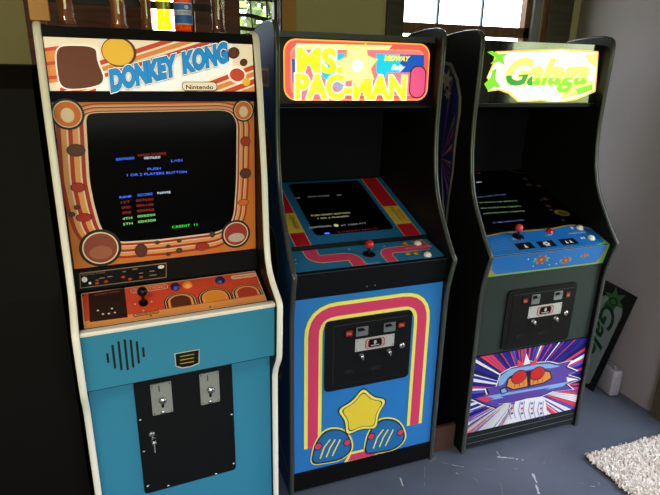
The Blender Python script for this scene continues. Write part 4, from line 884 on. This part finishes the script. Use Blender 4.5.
def glass_on(u, back, r, rgb, label, tall=.24, tr=.75, z=KT+.0002):
    p = on_top(u, back); p.z = z
    o = empty('beer_glass', p, 0, label, 'beer glass', 'beer glasses on the left cabinet')
    prof = [(r*.95, 0), (r*.98, .008), (r*.86, .02), (r*.80, .045), (r*.86, .09), (r*1.0, .15), (r*1.08, tall)]
    g_ = MB(); g_.lathe((0, 0, 0), (0, 0, 1), [(0, 0)]+prof+[(r*1.08-.002, tall)]+[(q*1-.003, h) for q, h in prof[::-1][:-1]]+[(0, .007)], clearg, 28); g_.build('glass_body', o)
    bm_ = MB(); bm_.lathe((0, 0, 0), (0, 0, 1), [(0, .0075)]+[(q-.0035, h) for q, h in prof[1:-1]]+[(r*1.05-.0035, tall-.03), (0, tall-.03)], beer('beer_'+str(u), rgb, tr), 28); bm_.build('beer', o)
    return o
glass_on(68, .24, .0295, (196, 98, 50), 'leftmost beer glass, reddish amber, standing on a pale coaster', tr=.12, z=KT+.0046)
glass_on(120, .24, .0275, (204, 104, 50), 'second beer glass from the left, dull amber, well apart from its neighbours', tr=.12)
glass_on(148, .34, .022, (240, 150, 60), 'glowing orange beer glass half hidden behind the bright yellow glass', tr=.6)
glass_on(165, .235, .0285, (255, 236, 16), 'bright yellow beer glass glowing beside the blue-labelled bottle', tr=.75)
glass_on(218.5, .24, .0255, (128, 54, 28), 'dark brown beer glass, rightmost on the left cabinet', tr=.15)
# bottle with a blue label
p = on_top(184.5, .24); bo = empty('beer_bottle', p+Vector((0, 0, .0046)), 0, 'amber bottle with a blue label between the yellow and the dark beer glass', 'bottle')
j = MB(); j.lathe((0, 0, 0), (0, 0, 1), [(0, 0), (.026, 0), (.0285, .004), (.0285, .13), (.026, .15), (.014, .185), (.0125, .22), (.0135, .225), (.0135, .235), (0, .235)], beer('bottle_amber', (190, 96, 30), .5), 28); j.build('bottle_body', bo)
# curved label facing the camera
j = MB(); lb = mat('label_blue', (50, 116, 225), .4); lw = mat('label_white', (225, 235, 245), .4)
fa = math.atan2(-p.y, -p.x)
def lab(a0, a1, z0, z1, r, m):
    n = 12
    for k in range(n):
        t0, t1 = fa+a0+(a1-a0)*k/n, fa+a0+(a1-a0)*(k+1)/n
        j.face([(r*math.cos(t0), r*math.sin(t0), z0), (r*math.cos(t1), r*math.sin(t1), z0), (r*math.cos(t1), r*math.sin(t1), z1), (r*math.cos(t0), r*math.sin(t0), z1)], m, True)
lab(-1.15, 1.15, .020, .082, .0289, lw); lab(-1.08, 1.08, .023, .079, .0292, lb)
lab(-.95, .95, .047, .061, .0295, lw)
vs, fs = text_tris('BLUE MOON'); xm0 = min(v[0] for v in vs); xm1 = max(v[0] for v in vs)
P = []
for v in vs: t = fa-.85+1.7*(v[0]-xm0)/(xm1-xm0); P.append((.0299*math.cos(t), .0299*math.sin(t), .0505+v[1]*.010))
j.mesh(P, fs, lb)
P = [(.0299*math.cos(fa+.35+.22*math.cos(k*math.pi/10)), .0299*math.sin(fa+.35+.22*math.cos(k*math.pi/10)), .069+.006*math.sin(k*math.pi/10)) for k in range(20)]; j.face(P, lw)
j.build('bottle_label', bo)
for u, c_, lbl in ((68, mat('coaster_pale', (220, 214, 200), .7), 'pale round coaster under the leftmost beer glass'), (184.5, mat('coaster_dark', (50, 34, 24), .7), 'dark coaster under the blue-labelled bottle')):
    p = on_top(u, .24); j = MB(); j.cyl((0, 0, 0), (0, 0, 1), .045, .004, c_, 32); o = j.build('coaster'); o.location = p+Vector((0, 0, .0002)); tag(o, lbl, 'coaster', 'coasters on the left cabinet')
# wooden rack: tan end post with a round peg, dark rails behind
ra = empty('wooden_rack', (CK['loc'][0], CK['loc'][1], 1.7693), CK['rot'], 'wooden rack with tan end board standing on the left cabinet top', 'rack')
j = MB(); j.box((-.014, .14, .006), (.034, .165, .40), tanw); j.build('end_board', ra, bevel=.002)
j = MB(); j.cyl((.006, .14, .085), (0, -1, 0), .011, .008, wood('peg_brown', (70, 40, 20), (100, 60, 30)), 20); j.build('peg', ra)
for z in (.075, .17):
    j = MB(); j.box((.0, .40, z), (.56, .415, z+.022), mat('rail_dark', (34, 20, 14), .5)); j.build('rail', ra)
j = MB(); j.box((.0, .165, .0), (.02, .395, .02), tanw); j.build('foot', ra)
for x_ in (-.012, .56):
    j = MB(); j.box((x_, .395, .0), (x_+.012, .415, .30), tanw); j.build('post', ra)

# =================================================================== far left: dark cabinet beside
BL = Lk+Rk@Vector((-.03, 0, 0))
nb = empty('dark_cabinet', (BL.x, BL.y, 0), CK['rot'], 'plain black cabinet at the far left edge, beside the cream-edged arcade cabinet', 'cabinet')
j = MB(); j.prism([(.10, 0), (.10, 1.0), (.14, 1.60), (.20, 1.66), (.70, 1.66), (.70, 0)], -.62, -.0, mat('dark_brown_laminate', (15, 12, 9), .6, spec=.12)); j.build('cabinet_body', nb, clean=True)
j = MB(); sx = mat('edge_olive', (60, 66, 34), .6)
for z in (.7, .82, .94): j.box((-.40, .085, z), (-.36, .0995, z+.09), sx)
j.build('edge_trim', nb)

# =================================================================== things by the right wall
# spare marquee panel leaning on the wall
T0, T1 = Vector((RX-.012, 1.915, .585)), Vector((RX-.012, 2.150, .585)); B0 = Vector((RX-.145, 1.955, .004)); B1 = B0+(T1-T0)
X_ = (B0-T0).normalized(); Y_ = (T1-T0).normalized()      # reading direction runs down the panel
LN = (B0-T0).length
class Free(Surf):
    def __init__(s, O, A, B): s.O = O; s.A = A.normalized(); s.B = (B-s.A*B.dot(s.A)).normalized(); s.N = s.A.cross(s.B); s.wO, s.wA, s.wB = s.O, s.A, s.B
FSg = Free(T1, X_, -Y_)
sg_ = empty('sign_panel', (B0.x, B0.y, 0), 0, 'spare marquee panel with green lettering leaning against the right wall', 'sign')
inv = Matrix.Translation(-Vector((B0.x, B0.y, 0)))
FSg.O = FSg.O-Vector((B0.x, B0.y, 0)); HS = .235
a = Art(FSg); a.slab([(0, 0), (LN, 0), (LN, HS), (0, HS)], mat('sign_black', (14, 15, 14), .5), -.004, 0, px=False)
s_gr = mat('sign_grey', (128, 136, 134), .4); s_dg = mat('sign_green', (24, 62, 34), .4); s_mg = mat('sign_leaf', (58, 96, 54), .4)
a.poly(rounded([(.075, .055), (.10, .04), (LN-.03, .035), (LN-.03, HS-.04), (.12, HS-.035), (.075, HS-.06)], .02), s_gr, 1)
a.poly(star((.075, .12), .075, .035, 6, .3), s_mg, 2); a.ell((.085, .12), .025, .03, s_dg, 3); a.ell((.085, .12), .014, .018, s_mg, 4)
a.text('Galaga', (.115, .075), (LN-.05, .075), .10, s_dg, 5, off=.02, shear=.35, px=False)
a.build('sign_face', sg_)
# pale plastic case
pc = floor_at(609.5, 397.5); pd = floor_at(623.5, 395.5)
ca = empty('plastic_case', (pc.x, pc.y, 0), 0, 'small light grey ribbed plastic case standing on the floor by the leaning sign', 'case')
w_ = .062; dpt = .115; hgt = .155; pl = mat('case_grey', (150, 146, 152), .45); ca.rotation_euler = (0, 0, math.atan2(pd.y-pc.y, pd.x-pc.x))
def rbox_mesh(name, lo, hi, r, m, par):
    j = MB(); j.box(lo, hi, m); o = j.build(name, par, clean=True); bv = o.modifiers.new('b', 'BEVEL'); bv.width = r; bv.segments = 4
    for p_ in o.data.polygons: p_.use_smooth = True
    return o
rbox_mesh('case_body', (0, .0, .002), (w_, dpt, hgt), .014, pl, ca)
for k in range(3): rbox_mesh('rib', (.012+.015*k, -.003, .03), (.019+.015*k, .004, hgt-.03), .002, pl, ca)
j = MB(); j.tube([(.031, .03, hgt-.002), (.031, .04, hgt+.012), (.031, .075, hgt+.012), (.031, .085, hgt-.002)], .004, pl, 10); j.build('handle', ca)
# wooden board between the middle and right cabinets
p0 = floor_at(434, 457.3); j = MB(); j.box((0, 0, 0), (.115, .018, .13), wood('board_brown', (58, 40, 28), (84, 58, 40), (1, 1, 8))); o = j.build('wooden_board'); o.location = (1.172, p0.y+.03, .0005)
tag(o, 'dark brown wooden board standing on the floor in the gap left of the black cabinet', 'board')
# rug
random.seed(9); rx0, ry0, rx1, ry1 = 1.827, .95, 2.385, 1.541
rug = bpy.data.materials.new('shaggy_wool'); rug.use_nodes = True; rn = rug.node_tree; rb = rn.nodes['Principled BSDF']; rb.inputs['Roughness'].default_value = .95
tcn = rn.nodes.new('ShaderNodeTexCoord'); nn = rn.nodes.new('ShaderNodeTexNoise'); nn.inputs['Scale'].default_value = 70; nn.inputs['Detail'].default_value = 4; rr_ = rn.nodes.new('ShaderNodeValToRGB')
rr_.color_ramp.elements[0].position = .3; rr_.color_ramp.elements[1].position = .6; rr_.color_ramp.elements[0].color = lin((214, 196, 182))+(1,); rr_.color_ramp.elements[1].color = lin((255, 250, 245))+(1,)
rn.links.new(tcn.outputs['Object'], nn.inputs['Vector']); rn.links.new(nn.outputs['Fac'], rr_.inputs['Fac']); rn.links.new(rr_.outputs['Color'], rb.inputs['Base Color'])
j = MB(); j.box((rx0, ry0, .0005), (rx1, ry1, .008), mat('rug_backing', (60, 44, 40), .9))
for i in range(13000):
    x, y = random.uniform(rx0, rx1), random.uniform(ry0, ry1); c = Vector((x, y, .006)); an = random.uniform(0, 6.28); ln = random.uniform(.006, .013); hh_ = random.uniform(.010, .020)
    d = Vector((math.cos(an), math.sin(an), 0)); q = Vector((-d.y, d.x, 0))*.003
    j.face([c-q, c+q, c+d*ln*.6+q+Vector((0, 0, hh_)), c+d*ln*.6-q+Vector((0, 0, hh_))], rug); j.face([c+d*ln*.6-q+Vector((0, 0, hh_)), c+d*ln*.6+q+Vector((0, 0, hh_)), c+d*ln*1.6+q*.6+Vector((0, 0, hh_*.5)), c+d*ln*1.6-q*.6+Vector((0, 0, hh_*.5))], rug)
tag(j.build('shaggy_rug'), 'cream shaggy rug on the blue floor in the lower right corner', 'rug')

# =================================================================== light
wd = bpy.data.worlds.new('world'); sc.world = wd; wd.use_nodes = True; wn = wd.node_tree; bg = wn.nodes['Background']
tc = wn.nodes.new('ShaderNodeTexCoord'); sep = wn.nodes.new('ShaderNodeSeparateXYZ'); wn.links.new(tc.outputs['Generated'], sep.inputs[0])
nz = wn.nodes.new('ShaderNodeTexNoise'); nz.inputs['Scale'].default_value = 14; nz.inputs['Detail'].default_value = 8; wn.links.new(tc.outputs['Generated'], nz.inputs['Vector'])
ad = wn.nodes.new('ShaderNodeMath'); ad.operation = 'MULTIPLY_ADD'; ad.inputs[1].default_value = .35; wn.links.new(nz.outputs['Fac'], ad.inputs[0]); 
my = wn.nodes.new('ShaderNodeMath'); my.operation = 'MULTIPLY'; my.inputs[1].default_value = .5; my.use_clamp = True; wn.links.new(sep.outputs['Y'], my.inputs[0])
az = wn.nodes.new('ShaderNodeMath'); az.operation = 'ADD'; wn.links.new(my.outputs[0], az.inputs[0]); wn.links.new(sep.outputs['Z'], az.inputs[1]); wn.links.new(az.outputs[0], ad.inputs[2])
cr_ = wn.nodes.new('ShaderNodeValToRGB'); e = cr_.color_ramp; e.elements[0].position = .12; e.elements[0].color = (.10, .11, .09, 1); e.elements[1].position = .42; e.elements[1].color = (.94, .98, 1.08, 1)
k = e.elements.new(.20); k.color = (.36, .44, .16, 1); k = e.elements.new(.30); k.color = (.66, .70, .50, 1)
wn.links.new(ad.outputs[0], cr_.inputs['Fac']); wn.links.new(cr_.outputs['Color'], bg.inputs['Color']); bg.inputs['Strength'].default_value = 8.5
def portal(loc, rot, sx, sy):
    l = bpy.data.lights.new('opening_daylight', 'AREA'); l.shape = 'RECTANGLE'; l.size = sx; l.size_y = sy; l.cycles.is_portal = True
    o = bpy.data.objects.new('opening_daylight', l); COL.objects.link(o); o.location = loc; o.rotation_euler = rot
portal((RX+.11, (D1[0]+D1[2])/2, D1[3]/2), (0, math.pi/2, 0), D1[3], D1[2]-D1[0])
portal(((FILL_OPENING[0]+FILL_OPENING[2])/2, FY-.12, (FILL_OPENING[1]+FILL_OPENING[3])/2), (math.pi/2, 0, 0), FILL_OPENING[2]-FILL_OPENING[0], FILL_OPENING[3]-FILL_OPENING[1])  # portal of the added fill opening in the front wall
portal(((W1[0]+W1[2])/2, BY+.11, (W1[1]+W1[3])/2), (-math.pi/2, 0, 0), W1[2]-W1[0], W1[3]-W1[1])
# unseen warm fill added to brighten back wall, above and left of the camera
l = bpy.data.lights.new('warm_fill_light', 'AREA'); l.energy = 16; l.color = (1, .82, .6); l.size = .35; o = bpy.data.objects.new('warm_fill_light', l); COL.objects.link(o); o.location = (-.7, .2, 2.45)

sc.view_settings.view_transform = 'Standard'; sc.view_settings.look = 'None'; sc.view_settings.gamma = 1; sc.view_settings.use_curve_mapping = False
sc.view_settings.exposure = 0.0
